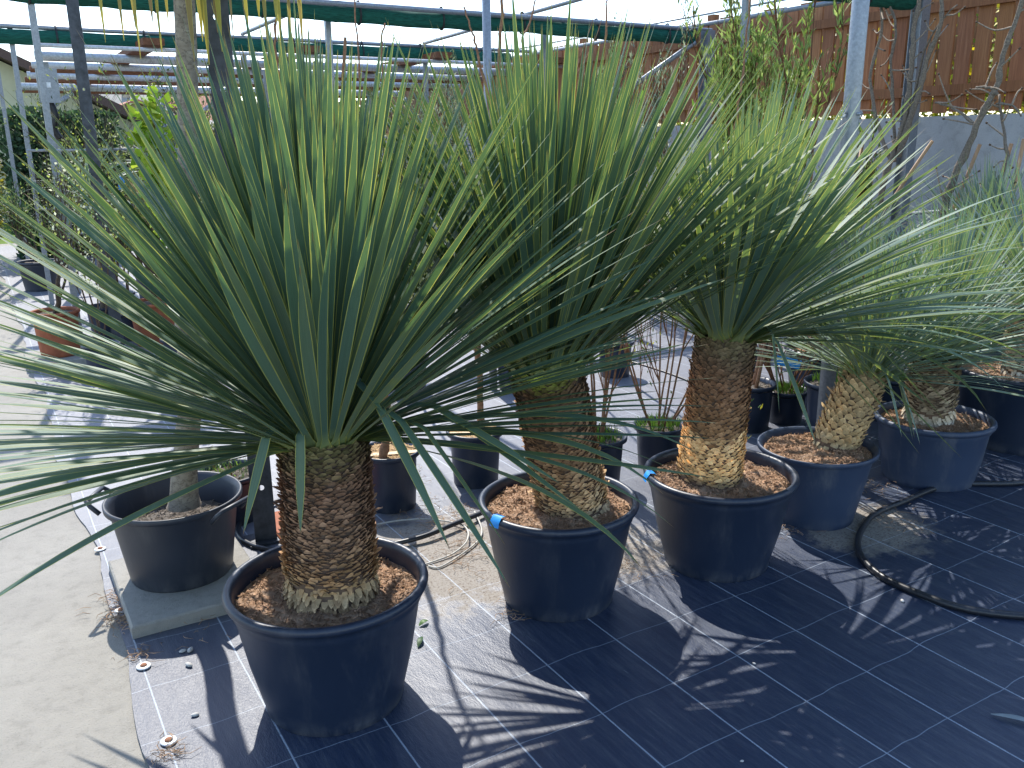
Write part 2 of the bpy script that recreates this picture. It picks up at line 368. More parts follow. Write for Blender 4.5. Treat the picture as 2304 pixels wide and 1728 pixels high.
def soil_mesh(r, z, mound=.01, seed=0, chips=700, amp=.012, fl=.02, tints=((.55, .5, .45), (1.35, 1.25, 1.15))):
    q = random.Random(seed); mb = MB(); rings = 26; n = 72; rows = []
    for i in range(rings+1):
        rr = r*i/rings; row = []
        for k in range(n):
            a = 2*math.pi*k/n; x, y = rr*math.cos(a), rr*math.sin(a)
            hz = noise.fractal(Vector((x*16, y*16, seed)), 1.0, 2.0, 5)*amp+mound*(1-(rr/r)**2)
            row.append((x, y, z+hz*(1 if i < rings else .3)))
        rows.append(row)
    mb.grid(rows, (1, 1, 1), True)
    for _ in range(chips):                       # loose fibres and chips
        a = q.uniform(0, 6.283); rr = r*.97*math.sqrt(q.random()); p = Vector((rr*math.cos(a), rr*math.sin(a), z+mound*(1-(rr/r)**2)+noise.fractal(Vector((rr*math.cos(a)*16, rr*math.sin(a)*16, seed)), 1.0, 2.0, 5)*amp+.002))
        d = Vector((q.uniform(-1, 1), q.uniform(-1, 1), q.uniform(-.25, .45))).normalized(); L_ = q.uniform(.3, 1)*fl; k = q.uniform(0, 1)
        c = tuple(tints[0][i]+(tints[1][i]-tints[0][i])*k for i in range(3))
        sd = d.cross(Vector((0, 0, 1))).normalized()*q.uniform(.0008, .0026); b = len(mb.v)
        mb.v.extend([tuple(p-d*L_*.5-sd), tuple(p+d*L_*.5-sd), tuple(p+d*L_*.5+sd+Vector((0, 0, .002))), tuple(p-d*L_*.5+sd)]); mb.face((b, b+1, b+2, b+3), c)
    return mb

# ------------------------------------------------------------------ yucca parts
WT = ([0, .02, .06, .12, .3, .5, .7, .85, .95, 1], [1.7, 1.1, .72, .68, .86, 1, .86, .5, .2, .015])
def yucca_crown(name, m, parent, base, rt, n, L, W, tmax, tilt=(0, 0), sag=.25, seed=1, tpow=.62, hh=.09, droop=(), segs=13, lean=None, Lvar=.12, extra=None, tmin=2, front=None, inner=.8):
    q = random.Random(seed); V = []; Fa = []; A = []
    axis = Vector((tilt[0], tilt[1], 1)).normalized(); Q = Vector((0, 0, 1)).rotation_difference(axis)
    base = Vector(base)
    def add(az, th0, LL, WW, b_, k_, p0, q_=None, bend_at=None, side=0):
        rows = []; p = Vector(p0); q_ = q.random() if q_ is None else q_
        ang = th0; tw = q.gauss(0, .25); ds = LL/segs
        for i in range(segs+1):
            s = i/segs
            if bend_at is None: a = th0+b_*s*s*(.6+.8*math.sin(min(th0, 1.6)))
            else:
                t = max(0., min(1., (s-bend_at)/.16)); t = t*t*(3-2*t); a = th0+b_*t+.15*s
            azs = az+side*s*s
            d = Q @ Vector((math.sin(a)*math.cos(azs), math.sin(a)*math.sin(azs), math.cos(a)))
            tang = Q @ Vector((-math.sin(azs), math.cos(azs), 0)); nn = tang.cross(d)
            wd = (tang*math.cos(tw*(.3+s))+nn*math.sin(tw*(.3+s))).normalized()
            if i: p = p+d*ds
            wv = float(np.interp(s, *WT))*WW*.5
            cup = (wd.cross(d)).normalized()*wv*.16
            rows.append((p-wd*wv+cup, p, p+wd*wv+cup, s))
        b = len(V)
        for (a1, a2, a3, s) in rows:
            V.extend([tuple(a1), tuple(a2), tuple(a3)]); A.extend([(1, s, q_, 1), (0, s, q_, 1), (1, s, q_, 1)])
        for i in range(segs):
            for j in (0, 1): Fa.append((b+i*3+j, b+i*3+j+1, b+(i+1)*3+j+1, b+(i+1)*3+j))
    for i in range(n):
        t = (i+.5)/n; az = i*2.399963+q.gauss(0, .12)
        th = R(tmin)+R(tmax-tmin)*t**tpow+q.gauss(0, .045)
        for fz in (front or ()): th *= 1-fz[1]*max(0, math.cos(az-R(fz[0])))**1.3
        th = max(.02, th)
        LL = L*(1+q.gauss(0, Lvar*.6))*(inner+(1-inner)*min(1, .35+t*1.6)); WW = W*q.uniform(.8, 1.12)
        p0 = base+Q @ Vector((math.cos(az)*rt*(.12+.83*t), math.sin(az)*rt*(.12+.83*t), hh*(1-t)))
        b_ = sag*q.uniform(.5, 1.5)*(.25+t)
        if lean:
            dirn = math.cos(az-lean[0]); b_ *= 1+lean[1]*dirn; LL *= 1+lean[2]*dirn
        add(az, th, LL, WW, b_, 0, p0, side=q.gauss(0, .10))
    for (azd, thd, LL, bend, at) in droop:
        az = R(azd); p0 = base+Q @ Vector((math.cos(az)*rt*.8, math.sin(az)*rt*.8, .015))
        add(az, R(thd), LL, W*1.1, R(bend), 0, p0, q.uniform(.2, .6), bend_at=at)
    for (azd, thd, LL, sg) in (extra or ()):
        az = R(azd); p0 = base+Q @ Vector((math.cos(az)*rt*.9, math.sin(az)*rt*.9, .01))
        add(az, R(thd), LL, W*1.25, sg, 0, p0, q.uniform(0, .6))
    me = bpy.data.meshes.new(name); me.from_pydata(V, [], Fa); me.update()
    at = me.color_attributes.new('leafpos', 'FLOAT_COLOR', 'POINT'); at.data.foreach_set('color', np.array(A, dtype=np.float32).ravel())
    me.polygons.foreach_set('use_smooth', [True]*len(me.polygons)); me.materials.append(m)
    o = bpy.data.objects.new(name, me); col.objects.link(o); o.parent = parent; return o

def scaled_trunk(parent, p0, p1, r0, r1, cfun, seed=1, rowh=.0125, sw=.034, out=.010, skirt=.12, bulge=None):
    q = random.Random(seed); mb = MB(); p0, p1 = Vector(p0), Vector(p1); ax = p1-p0; H = ax.length; ax.normalize()
    a = ax.orthogonal().normalized(); b_ = ax.cross(a)
    def rad(t): return (r0+(r1-r0)*t)*(1+(bulge(t) if bulge else 0))
    core = [[p0+ax*H*t+(a*math.cos(2*math.pi*k/40)+b_*math.sin(2*math.pi*k/40))*(rad(t)-.006) for k in range(40)] for t in [i/16 for i in range(17)]]
    mb.grid(core, (.09, .06, .042), True)
    circ = 2*math.pi*(r0+r1)/2; N_ = int(H/rowh)*int(circ/sw)
    for i in range(N_):
        t = (i+.5)/N_; ph = i*2.3999632+q.uniform(-.06, .06); rr = rad(t)
        wd = sw*q.uniform(.95, 1.45)*.5; hgt = rowh*q.uniform(1.2, 2.1); o_ = out*q.uniform(.5, 1.5)*(2.0 if q.random() < .04 else 1); skew = q.uniform(-.35, .35)
        sk = t < skirt*q.uniform(.8, 1.2)
        if sk: hgt = -rowh*q.uniform(1.8, 3.2); o_ = out*q.uniform(.5, 1.4); wd *= .72
        c = cfun(t, ph, q); rows = []; pk = q.uniform(.35, .8)
        for (v, ob, wf) in ((0, -.15, .9), (.45, .3, 1.0), (.8, .8, .92), (1., 1.1, .8)):
            row = []
            for u in (-1, -.66, -.33, 0, .33, .66, 1):
                ang = ph+u*wd*wf/rr; hz_ = hgt*(v*(1-pk*abs(u)**1.7)+skew*u*v*.4+(q.uniform(-.07, .07) if v == 1 else 0)); off = o_*ob*(1-.5*u*u)+q.uniform(-.0008, .0008)
                row.append(p0+ax*(H*t+hz_)+(a*math.cos(ang)+b_*math.sin(ang))*(rr-.004+off))
            rows.append(row)
        n0 = len(mb.f); mb.grid(rows, c)
        for f_ in range(n0+12, n0+18): mb.c[f_] = tuple(x*1.35 for x in c)
    return mb.build('trunk', M_scale, parent)
def lerp3(a, b, t): return tuple(a[i]+(b[i]-a[i])*t for i in range(3))
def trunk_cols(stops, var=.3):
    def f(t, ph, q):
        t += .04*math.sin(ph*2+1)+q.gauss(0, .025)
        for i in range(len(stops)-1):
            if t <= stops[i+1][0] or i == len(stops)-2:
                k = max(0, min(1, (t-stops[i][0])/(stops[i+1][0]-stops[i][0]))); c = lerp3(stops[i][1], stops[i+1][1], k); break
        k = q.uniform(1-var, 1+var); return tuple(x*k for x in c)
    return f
def tape(parent, r, z, ang, w_=.05, turn=.0):
    mb = MB(); rows = []
    for j, (dr, dz) in enumerate(((.012, -.03), (.008, -.012), (-.004, .005), (-.02, .004), (-.032, -.006))):
        rows.append([((r+dr)*math.cos(ang+k*w_/r/3+turn*j), (r+dr)*math.sin(ang+k*w_/r/3+turn*j), z+dz+.001*k) for k in range(4)])
    mb.grid(rows); return mb.build('tape', M_blue, parent)

BR = (.20, .12, .075); TAN = (.42, .29, .16); PALE = (.46, .37, .25); DK = (.09, .055, .035); GR = (.14, .15, .05)
def potted_yucca(label, loc, rb, rt, h, style, soilz, potm, tr, crown, tcols, seed, tapes=(), skirt=.12, sw=.034, out=.010, rowh=.0125, bulge=None, moundsoil=.01):
    t = thing('potted_yucca', label, 'yucca', (loc[0], loc[1], 0), 'potted yuccas standing in a row on the ground cover')
    pot_mesh(rb, rt, h, style).build('pot', potm, t)
    soil_mesh(rt-.028, soilz, moundsoil, seed, 3200, .016, .024, ((.5, .45, .4), (1.5, 1.4, 1.3))).build('soil', M_soil, t)
    scaled_trunk(t, *tr, tcols, seed, skirt=skirt, sw=sw, out=out, rowh=rowh, bulge=bulge)
    yucca_crown('leaf_crown', parent=t, seed=seed, **crown)
    for tp in tapes: tape(t, rt-.006, h, *tp)
    return t

potted_yucca('large yucca nearest the camera with broad open green crown and shaggy brown trunk', (.694, 2.166), .197, .284, .385, 0, .325, M_pot,
    ((.012, .0, .315), (.02, .0, .80), .128, .118),
    dict(m=M_y1, base=(.02, 0, .79), rt=.105, n=640, L=.93, W=.0270, tmax=101, sag=.08, tpow=.92, inner=.97, front=((-108, .55), (62, .42)), hh=.08, tilt=(-.03, .0), lean=(R(-120), .25, .0),
         droop=[(-128, 38, .36, 120, .22), (-66, 34, .60, 110, .24), (-60, 50, .72, 88, .20), (-148, 50, .40, 95, .3), (-40, 62, .65, 55, .3), (-28, 80, .75, 45, .3), (-82, 20, .42, 90, .5), (-50, 70, .6, 70, .3)],
         extra=[(-172, 98, .85, .22), (178, 92, .9, .2), (170, 97, .9, .2), (165, 90, .95, .2), (-30, 88, .95, .45), (-38, 92, .9, .5), (-24, 84, 1., .5), (-46, 96, .85, .55), (-20, 92, .95, .55)]),
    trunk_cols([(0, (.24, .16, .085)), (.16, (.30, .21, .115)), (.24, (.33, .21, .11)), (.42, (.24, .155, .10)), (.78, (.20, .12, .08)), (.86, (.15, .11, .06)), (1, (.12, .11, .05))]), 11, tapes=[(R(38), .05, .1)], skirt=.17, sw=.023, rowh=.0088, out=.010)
potted_yucca('yucca with upright dense green crown, second pot of the front row', (1.569, 2.296), .192, .277, .38, 0, .335, M_pot,
    ((.05, -.02, .325), (-.05, .0, .86), .122, .118),
    dict(m=M_y2, base=(-.055, 0, .85), rt=.125, n=600, L=.95, W=.0235, tmax=60, sag=.06, inner=.92, front=((-124, .3),), tpow=.66, hh=.10, lean=(R(-30), .1, .03), extra=[(-75, 30, .42, 1.3), (-60, 38, .45, 1.0)]),
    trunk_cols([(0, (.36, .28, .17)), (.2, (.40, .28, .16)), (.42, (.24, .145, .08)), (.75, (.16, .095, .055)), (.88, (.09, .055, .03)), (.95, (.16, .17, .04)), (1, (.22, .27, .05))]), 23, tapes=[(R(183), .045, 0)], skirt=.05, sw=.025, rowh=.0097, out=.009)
potted_yucca('spreading blue-green yucca whose trunk is dark above and golden below', (2.235, 2.2), .195, .284, .37, 0, .325, M_pot,
    ((-.03, .03, .315), (.02, .03, .875), .118, .108),
    dict(m=M_y3, base=(.02, .03, .865), rt=.105, n=380, L=.78, W=.0285, inner=.88, tmax=86, sag=.13, tpow=.80, front=((-135, .42), (80, .3)), tilt=(.10, -.02), lean=(R(-35), .55, .16),
         droop=[(-45, 62, .62, 62, .18), (-30, 70, .75, 48, .22), (-60, 66, .5, 80, .12), (-20, 72, .9, 42, .25), (-38, 76, .95, 45, .22), (-52, 58, .8, 70, .2), (-26, 64, 1.0, 55, .3), (-44, 50, .9, 75, .28), (-10, 70, .9, 50, .3), (-75, 50, .4, 110, .2)],
         extra=[(-28, 80, 1.05, .6), (-35, 76, 1.05, .55), (-22, 84, 1.1, .65), (-42, 72, 1.0, .6), (-15, 80, 1.05, .6), (-32, 68, 1.1, .65)]),
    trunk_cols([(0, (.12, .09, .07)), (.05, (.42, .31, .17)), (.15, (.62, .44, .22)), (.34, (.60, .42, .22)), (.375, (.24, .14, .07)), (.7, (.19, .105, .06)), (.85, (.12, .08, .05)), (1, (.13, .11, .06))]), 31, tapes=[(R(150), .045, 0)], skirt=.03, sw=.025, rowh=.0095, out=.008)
potted_yucca('small leaning yucca with knobbly straw-coloured trunk and fine silvery crown, fourth in the row', (2.872, 2.281), .167, .243, .325, 1, .295, M_potold,
    ((.09, .0, .28), (.235, -.03, .60), .086, .080),
    dict(m=M_y4, base=(.24, -.03, .59), rt=.085, n=300, L=.60, W=.0155, tmax=92, sag=.14, tpow=.85, tilt=(.12, .02), segs=9, front=((-140, .35),),
         droop=[(-60, 60, .36, 90, .1), (-20, 60, .4, 90, .12), (-100, 66, .3, 80, .1), (-40, 66, .34, 85, .1)]),
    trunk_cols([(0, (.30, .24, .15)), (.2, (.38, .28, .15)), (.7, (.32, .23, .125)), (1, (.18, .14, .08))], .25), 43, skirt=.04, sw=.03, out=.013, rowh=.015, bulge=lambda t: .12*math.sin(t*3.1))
potted_yucca('silvery yucca in a scuffed ribbed pot, fifth in the row, crown of thin arching leaves', (3.678, 2.283), .20, .262, .31, 0, .275, M_potold,
    ((.0, .03, .265), (-.05, .0, .60), .11, .10),
    dict(m=M_y4, base=(-.03, 0, .60), rt=.09, n=340, L=.68, W=.0155, tmax=98, sag=.16, tpow=.82, tilt=(.06, .0), segs=9, front=((-145, .35),)),
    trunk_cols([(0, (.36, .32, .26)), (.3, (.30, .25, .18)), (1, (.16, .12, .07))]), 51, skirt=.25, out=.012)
potted_yucca('yucca in the widest black pot at the right edge of the photo, front row', (4.55, 2.35), .28, .34, .40, 0, .36, M_pot,
    ((.0, .0, .35), (.0, .0, .75), .12, .11),
    dict(m=M_y4, base=(0, 0, .74), rt=.10, n=260, L=.72, W=.016, tmax=95, sag=.15, tpow=.85, front=((-150, .3),), segs=8),
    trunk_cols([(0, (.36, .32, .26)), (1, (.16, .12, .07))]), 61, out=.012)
potted_yucca('yellow green yucca crown behind the fifth pot, in front of the concrete wall', (4.25, 3.35), .2, .26, .36, 0, .31, M_pot,
    ((.0, .0, .3), (.0, .0, .62), .12, .11),
    dict(m=M_y4, base=(0, 0, .61), rt=.10, n=300, L=.66, W=.015, tmax=88, sag=.14, tpow=.8, segs=8),
    trunk_cols([(0, (.36, .32, .26)), (1, (.16, .12, .07))]), 71, out=.012)
potted_yucca('stiff spiky yucca farthest right, tips reaching up against the concrete wall', (5.75, 3.35), .2, .26, .36, 0, .31, M_pot,
    ((.0, .0, .3), (.0, .0, .75), .12, .11),
    dict(m=M_y4, base=(0, 0, .74), rt=.10, n=240, L=.70, W=.016, tmax=88, sag=.15, tpow=.75, segs=8),
    trunk_cols([(0, (.36, .32, .26)), (1, (.16, .12, .07))]), 81, out=.012)

# ------------------------------------------------------------------ generic plants
def branch_tree(mb, p, d, L, r, depth, q, c=(1, 1, 1), spread=.5, n=5, tips=None, kids=3, shrink=.62, up=.1, wig=.12):
    P = [Vector(p)]; dd = Vector(d).normalized()
    for i in range(n):
        dd = (dd+Vector((q.uniform(-1, 1), q.uniform(-1, 1), q.uniform(-1, 1)))*wig+Vector((0, 0, up*.3))).normalized(); P.append(P[-1]+dd*L/n)
    mb.tube(P, [r*(1-.5*i/n) for i in range(n+1)], 6 if r > .004 else 4, hsv(c, .15, q))
    if tips is not None and depth <= 1:
        for i in range(1, n+1): tips.append((P[i], dd.copy()))
    if depth <= 0: return
    for k in range(kids):
        i = q.randint(max(1, n//3), n); s = P[i]
        nd = (dd+Vector((q.uniform(-1, 1), q.uniform(-1, 1), q.uniform(-.5, 1)))*spread).normalized()
        branch_tree(mb, s, nd, L*shrink*q.uniform(.7, 1.2), r*.55, depth-1, q, c, spread, n, tips, kids, shrink, up, wig)
def leaves_at(mb, tips, q, n, L, W, cols, jit=.03, up=.3):
    for _ in range(n):
        p, d = q.choice(tips); p = p+Vector((q.gauss(0, jit), q.gauss(0, jit), q.gauss(0, jit)))
        dd = (d+Vector((q.uniform(-1, 1), q.uniform(-1, 1), q.uniform(-1, 1)+up))).normalized()
        mb.leaf(p, dd, Vector((q.uniform(-1, 1), q.uniform(-1, 1), q.uniform(.2, 1))), L*q.uniform(.6, 1.3), W*q.uniform(.7, 1.2), hsv(q.choice(cols), .25, q))

def small_pot(t, rb, rt, h, m=M_pot, soilm=M_gravel, style=1, soild=.03, chips=250, seed=1):
    pot_mesh(rb, rt, h, style).build('pot', m, t); soil_mesh(rt-.012, h-soild, .004, seed, chips, .008, .02).build('soil', soilm, t)

# tall trunked yucca in the left planter
def planter_left():
    L0 = (.462, 3.13)
    t = thing('potted_tree_yucca', 'tall bare-trunked yucca in a handled grey-black tub, yellowing leaves hanging at the top', 'yucca', (*L0, .05))
    pot_mesh(.178, .236, .30, 1, .006).build('pot', M_potgrey, t)
    soil_mesh(.20, .19, .004, 5, 900, .010, .02, ((.6, .6, .6), (2.2, 2.1, 2.0))).build('soil', M_gravel, t)
    for sgn, a in ((1, R(150)), (1, R(-55))):
        mb = MB(); r0 = .243; e = .075
        pts = [(-e, 0, -.03), (-e, .03, .0), (-e*.9, .045, .015), (e*.9, .045, .015), (e, .03, 0), (e, 0, -.03)]
        c_, s_ = math.cos(a), math.sin(a)
        mb.tube([(c_*(r0+y-.006)-s_*x, s_*(r0+y-.006)+c_*x, .29+z) for x, y, z in pts], .0085, 8)
        mb.build('handle', M_potgrey, t)
    pts = [yp(398, 1092, 3.13), yp(398, 1030, 3.13), yp(404, 950, 3.13), yp(412, 830, 3.13), yp(400, 640, 3.13), yp(402, 450, 3.13), yp(408, 330, 3.13), yp(405, 180, 3.13), yp(398, 0, 3.13)]
    pts = [p-Vector((*L0, .05)) for p in pts]; pts.append(pts[-1]+Vector((.01, 0, .35)))
    pp = smoothpath(pts, 8); n = len(pp); mb = MB(); rows = []
    rr = np.interp(np.linspace(0, 1, n), [0, .04, .12, .35, .7, 1], [.062, .052, .045, .040, .034, .033])
    for i, p in enumerate(pp):
        rows.append([p+Vector((math.cos(a), math.sin(a), 0))*float(rr[i])*(1+.05*noise.noise(Vector((math.cos(a)*3, math.sin(a)*3, p.z*14)))) for a in [2*math.pi*k/24 for k in range(24)]])
    mb.grid(rows, (1, 1, 1), True)
    m, nn, b, N, L = mat('corky_bark'); v = mapping(N, L, (1, 1, 1.4))
    vo = N.new('ShaderNodeTexVoronoi'); vo.feature = 'DISTANCE_TO_EDGE'; vo.inputs['Scale'].default_value = 30; nz = noise_node(N, L, 30, 5, .6, v)
    ad = N.new('ShaderNodeVectorMath'); ad.operation = 'MULTIPLY_ADD'; ad.inputs[1].default_value = (.09,)*3; L.new(nz.outputs['Color'], ad.inputs[0]); L.new(v, ad.inputs[2]); L.new(ad.outputs[0], vo.inputs['Vector'])
    k = mth(N, L, 'MULTIPLY_ADD', ramp_out(N, L, vo.outputs['Distance'], .0, .05), 1., .1); base = ramp(N, [(.3, (.19, .15, .11)), (.7, (.33, .28, .21))]); L.new(nz.outputs[0], base.inputs[0])
    L.new(mixc(N, L, k, (.10, .075, .055), base.outputs[0]), b.inputs['Base Color']); b.inputs['Roughness'].default_value = .9; bump(N, L, k, b, .5, .006)
    mb.build('trunk', m, t)
    top = pts[-1]
    # crown above the photo's edge and the dying leaves that hang from it
    yucca_crown('leaf_crown', M_y1, t, top+Vector((0, 0, .02)), .03, 70, .55, .035, 95, sag=.5, seed=9, tpow=.8, hh=.12)
    V = []; q = random.Random(4)
    tips = [(228, 92), (268, 88), (293, 62), (304, 128), (352, 132), (420, 133), (365, 60), (452, 140), (480, 112), (438, 90), (540, 118), (578, 103), (598, 48), (630, 98), (655, 118), (470, 70), (505, 90), (560, 40), (330, 50), (612, 150)]
    dmb = []; 
    Vv = []; Ff = []; Aa = []
    for i, (px, py) in enumerate(tips):
        e = yp(px, py, 3.13+q.uniform(-.16, .14))-Vector((*L0, .05)); hor = Vector((e.x-top.x, e.y-top.y, 0)); 
        ctrl = [top+Vector((0, 0, q.uniform(-.03, .04))), top+hor*.35+Vector((0, 0, .07)), Vector((top.x, top.y, 0))+hor*.8+Vector((0, 0, top.z-.05)), Vector((e.x, e.y, 0))*.98+Vector((top.x, top.y, 0))*.02+Vector((0, 0, (top.z+e.z)/2)), e]
        P = smoothpath(ctrl, 5); W_ = q.uniform(.018, .042); qq = q.choice((0, .1, .3, .75, 1)); b0 = len(Vv); nP = len(P)
        for j, p in enumerate(P):
            s = j/(nP-1); d = (P[min(j+1, nP-1)]-P[max(j-1, 0)]).normalized(); wd = d.cross(Vector((q.uniform(-.1, .1)+CF.x, CF.y, .1))).normalized()
            wv = float(np.interp(s, [0, .1, .4, .65, .85, 1], [.6, .6, 1, .9, .45, .05]))*W_*.5
            for u in (-1, 0, 1): Vv.append(tuple(p+wd*wv*u+CF*(.15*wv*abs(u)))); Aa.append((abs(u), .15+s*.8, qq, 1))
        for j in range(nP-1):
            for k in (0, 1): Ff.append((b0+j*3+k, b0+j*3+k+1, b0+(j+1)*3+k+1, b0+(j+1)*3+k))
    me = bpy.data.meshes.new('dead_leaves'); me.from_pydata(Vv, [], Ff); at = me.color_attributes.new('leafpos', 'FLOAT_COLOR', 'POINT'); at.data.foreach_set('color', np.array(Aa, dtype=np.float32).ravel())
    me.materials.append(M_ydry); o = bpy.data.objects.new('dead_leaves', me); col.objects.link(o); o.parent = t; o['label'] = 'yellow and tan withered leaves hanging down'
planter_left()
# slab under it
def slab(label, x0, x1, y0, y1, z0, z1, m=M_slab, name='concrete_slab', cat='paving slab', group=None):
    mb = MB(); bv = .006
    P = [(x0+bv, y0+bv, z1), (x1-bv, y0+bv, z1), (x1-bv, y1-bv, z1), (x0+bv, y1-bv, z1)]
    mb.box(x0, x1, y0, y1, z0, z1-bv); b = len(mb.v); mb.v.extend([(x0, y0, z1-bv), (x1, y0, z1-bv), (x1, y1, z1-bv), (x0, y1, z1-bv)]+P)
    for k in range(4): k2 = (k+1) % 4; mb.face((b+k, b+k2, b+4+k2, b+4+k))
    mb.face((b+4, b+5, b+6, b+7)); o = mb.build(name, m, smooth=False); tag(o, label, cat, group); return o
slab('pale concrete slab under the handled tub on the edge of the ground cover', .235, .70, 2.80, 3.36, .003, .050)
slab('dark edged concrete slab under the left terracotta pot', .16, .62, 7.02, 7.50, .003, .06)
slab('flat terracotta tile lying behind the nearest yucca pot beside the steel post', .86, 1.10, 3.22, 3.52, .010, .03, M_terra, 'clay_tile', 'tile')
slab('brown broken brick on the paving at the far left', .33, .44, 8.45, 8.66, .0, .07, M_rust, 'brick', 'brick')

# ------------------------------------------------------------------ perforated dark posts
def perf_post(label, x, y, H, w_=.085, holes=(), ang=0):
    t = thing('steel_post', label, 'post', (x, y, 0), 'dark perforated steel posts')
    mb = MB(); hw = w_/2; d = .045
    zs = sorted(holes); z = 0; cell = .05
    def plate(z0, z1):
        b = len(mb.v); mb.v.extend([(-hw, 0, z0), (hw, 0, z0), (hw, 0, z1), (-hw, 0, z1)]); mb.face((b, b+1, b+2, b+3))
    for hz in zs:
        plate(z, hz-cell/2); b = len(mb.v)
        sq = []; oc = []
        for k in range(16):
            a = 2*math.pi*k/16; cx, cz = math.cos(a), math.sin(a); m_ = max(abs(cx), abs(cz)); sq.append((cx/m_*hw, 0, hz+cz/m_*cell/2)); oc.append((cx*.011, 0, hz+cz*.011))
        mb.v.extend(sq+oc)
        for k in range(16): k2 = (k+1) % 16; mb.face((b+k, b+k2, b+16+k2, b+16+k))
        z = hz+cell/2
    plate(z, H)
    for sx in (-1, 1):
        mb.box(min(sx*hw, sx*hw-sx*.004), max(sx*hw, sx*hw-sx*.004), .0015, d, 0, H)
        mb.box(min(sx*(hw-.005), sx*(hw-.022)), max(sx*(hw-.005), sx*(hw-.022)), d-.004, d-.001, 0, H)
    o = mb.build('channel', M_post, t, smooth=False); o.rotation_euler.z = ang
    p = MB(); p.box(-.07, .07, -.03, .09, .008, .018); p.build('foot_plate', M_post, t, smooth=False)
    return t
def hz(px, py, Y): return yp(px, py, Y).z
perf_post('dark steel post with holes right behind the nearest yucca, beside the handled tub', .812, 3.28, 3.4, .085, [hz(567, 1053, 3.28), hz(562, 1016, 3.28), hz(557, 950, 3.28), hz(477, 193, 3.28), hz(462, 36, 3.28)], R(-14))
perf_post('thinner dark steel post farther left, standing between the terracotta pots', .80, 7.2, 3.4, .082, [hz(183, 193, 7.2), hz(196, 283, 7.2), .7], R(-8))

# ------------------------------------------------------------------ galvanised frame with rolled nets
FG = 'galvanised frame uprights'
def upright(label, x, y, h, s=.045, round_=False, clamp=None):
    t = thing('frame_upright', label, 'post', (x, y, 0), FG)
    mb = MB()
    if round_: mb.tube([(0, 0, 0), (0, 0, h/2), (0, 0, h)], s/2, 20)
    else: mb.box(-s/2, s/2, -s/2, s/2, 0, h)
    mb.build('tube', M_galv, t, smooth=round_)
    if clamp:
        for dx, dz in ((-1, 0), (1, .0)):
            c_ = MB(); pts = []
            cx = dx*(s/2+.018)
            for k in range(13): a = 2*math.pi*k/12; pts.append((cx+.013*math.cos(a)*CX.x, CX.y*.013*math.cos(a), clamp+dz+.014*math.sin(a)))
            c_.tube(pts, .0045, 6); c_.tube([(dx*(s/2-.004), 0, clamp+dz), (dx*(s/2+.008), 0, clamp+dz)], .006, 6); c_.build('eye_bolt', M_galv, t)
        c2 = MB(); c2.tube([(0, -s*.5-.012, clamp), (0, s*.5, clamp)], .008, 8); c2.build('bolt', M_galv, t)
    return t
Z1 = 2.70
upright('slim galvanised post left of the tall trunk, third from the left edge', .56, 7.45, Z1)
upright('slim galvanised post rising behind the nearest yucca crown under the middle net', 2.75, 7.45, Z1)
upright('slim galvanised post ending under the middle net above the second yucca', 4.91, 7.45, Z1)
upright('slim galvanised post second from the left edge carrying a grey box', .55, 10.15, Z1)
upright('short-looking galvanised post under the far net beside the dark steel post', 2.77, 10.15, Z1)
upright('distant galvanised post under the far net above the gap between the first two yuccas', 4.96, 10.15, Z1)
upright('galvanised post nearest the left edge of the photo', .50, 12.9, Z1)
upright('galvanised pole rising straight behind the second yucca crown', 2.73, 4.75, 3.1, .05, True)
upright('galvanised square post behind the third yucca crown, with an eye bolt', 4.83, 4.75, 3.1, .045, False, 1.70)
upright('thickest round galvanised pole with eye bolt clamps in front of the fence', 3.33, 2.618, 3.6, .072, True, 1.66)
upright('galvanised post leaning on the far shelter near the small gabled house', 3.0, 16.3, 2.45, .06, True)
def hbeam(label, x, y, h):
    t = thing('steel_beam_post', label, 'post', (x, y, 0), 'H-section posts along the retaining wall'); mb = MB()
    mb.box(-.05, .05, -.05, -.043, 0, h); mb.box(-.05, .05, .043, .05, 0, h); mb.box(-.003, .003, -.0425, .0425, 0, h)
    o = mb.build('beam', M_galv, t, smooth=False); o.rotation_euler.z = R(0)
    return t
hbeam('H-section post where the middle net meets the wooden fence', 6.5, 6.89, 2.62)
hbeam('H-section post behind the forked bare vine at the right', 6.5, 4.55, 2.72)
# horizontal pipes
def pipe(label, a, b, r=.022, name='frame_rail', m=None, square=False, group='galvanised horizontal frame rails'):
    mb = MB(); mb.tube([a, (Vector(a)+Vector(b))/2, b], r, 4 if square else 12)
    return tag(mb.build(name, m or M_galv, smooth=not square), label, 'rail', group)
pipe('long galvanised rail above the nearest middle net', (-3, 7.45, Z1), (6.6, 6.95, 2.63))
pipe('long galvanised rail above the far net', (-3, 10.15, Z1), (6.4, 10.05, Z1))
pipe('galvanised rail carrying the net at the top right corner', (2.6, 4.75, 2.80), (6.6, 4.62, 2.80))
pipe('galvanised cross rail running from the far net toward the camera, left one', (2.77, 10.15, Z1+.045), (2.75, 4.75, Z1+.045), .02)
pipe('galvanised cross rail running toward the camera over the second yucca', (4.95, 10.15, Z1+.045), (4.87, 4.75, Z1+.13), .02)
pipe('white double rail running along the front of the wooden fence top', (6.48, 4.8, 2.68), (6.48, 11.5, 2.68), .020)
pipe('thin rail along the fence top just above the double rail', (6.52, 4.8, 2.78), (6.52, 11.5, 2.78), .010)
pipe('diagonal galvanised brace in front of the fence beside the middle net post', (6.40, 6.95, 2.52), (5.9, 8.0, 1.85), .026)
pipe('low horizontal pipe in front of the concrete wall at the right edge', xp(1960, 462, 6.3), xp(2260, 440, 6.3), .014)
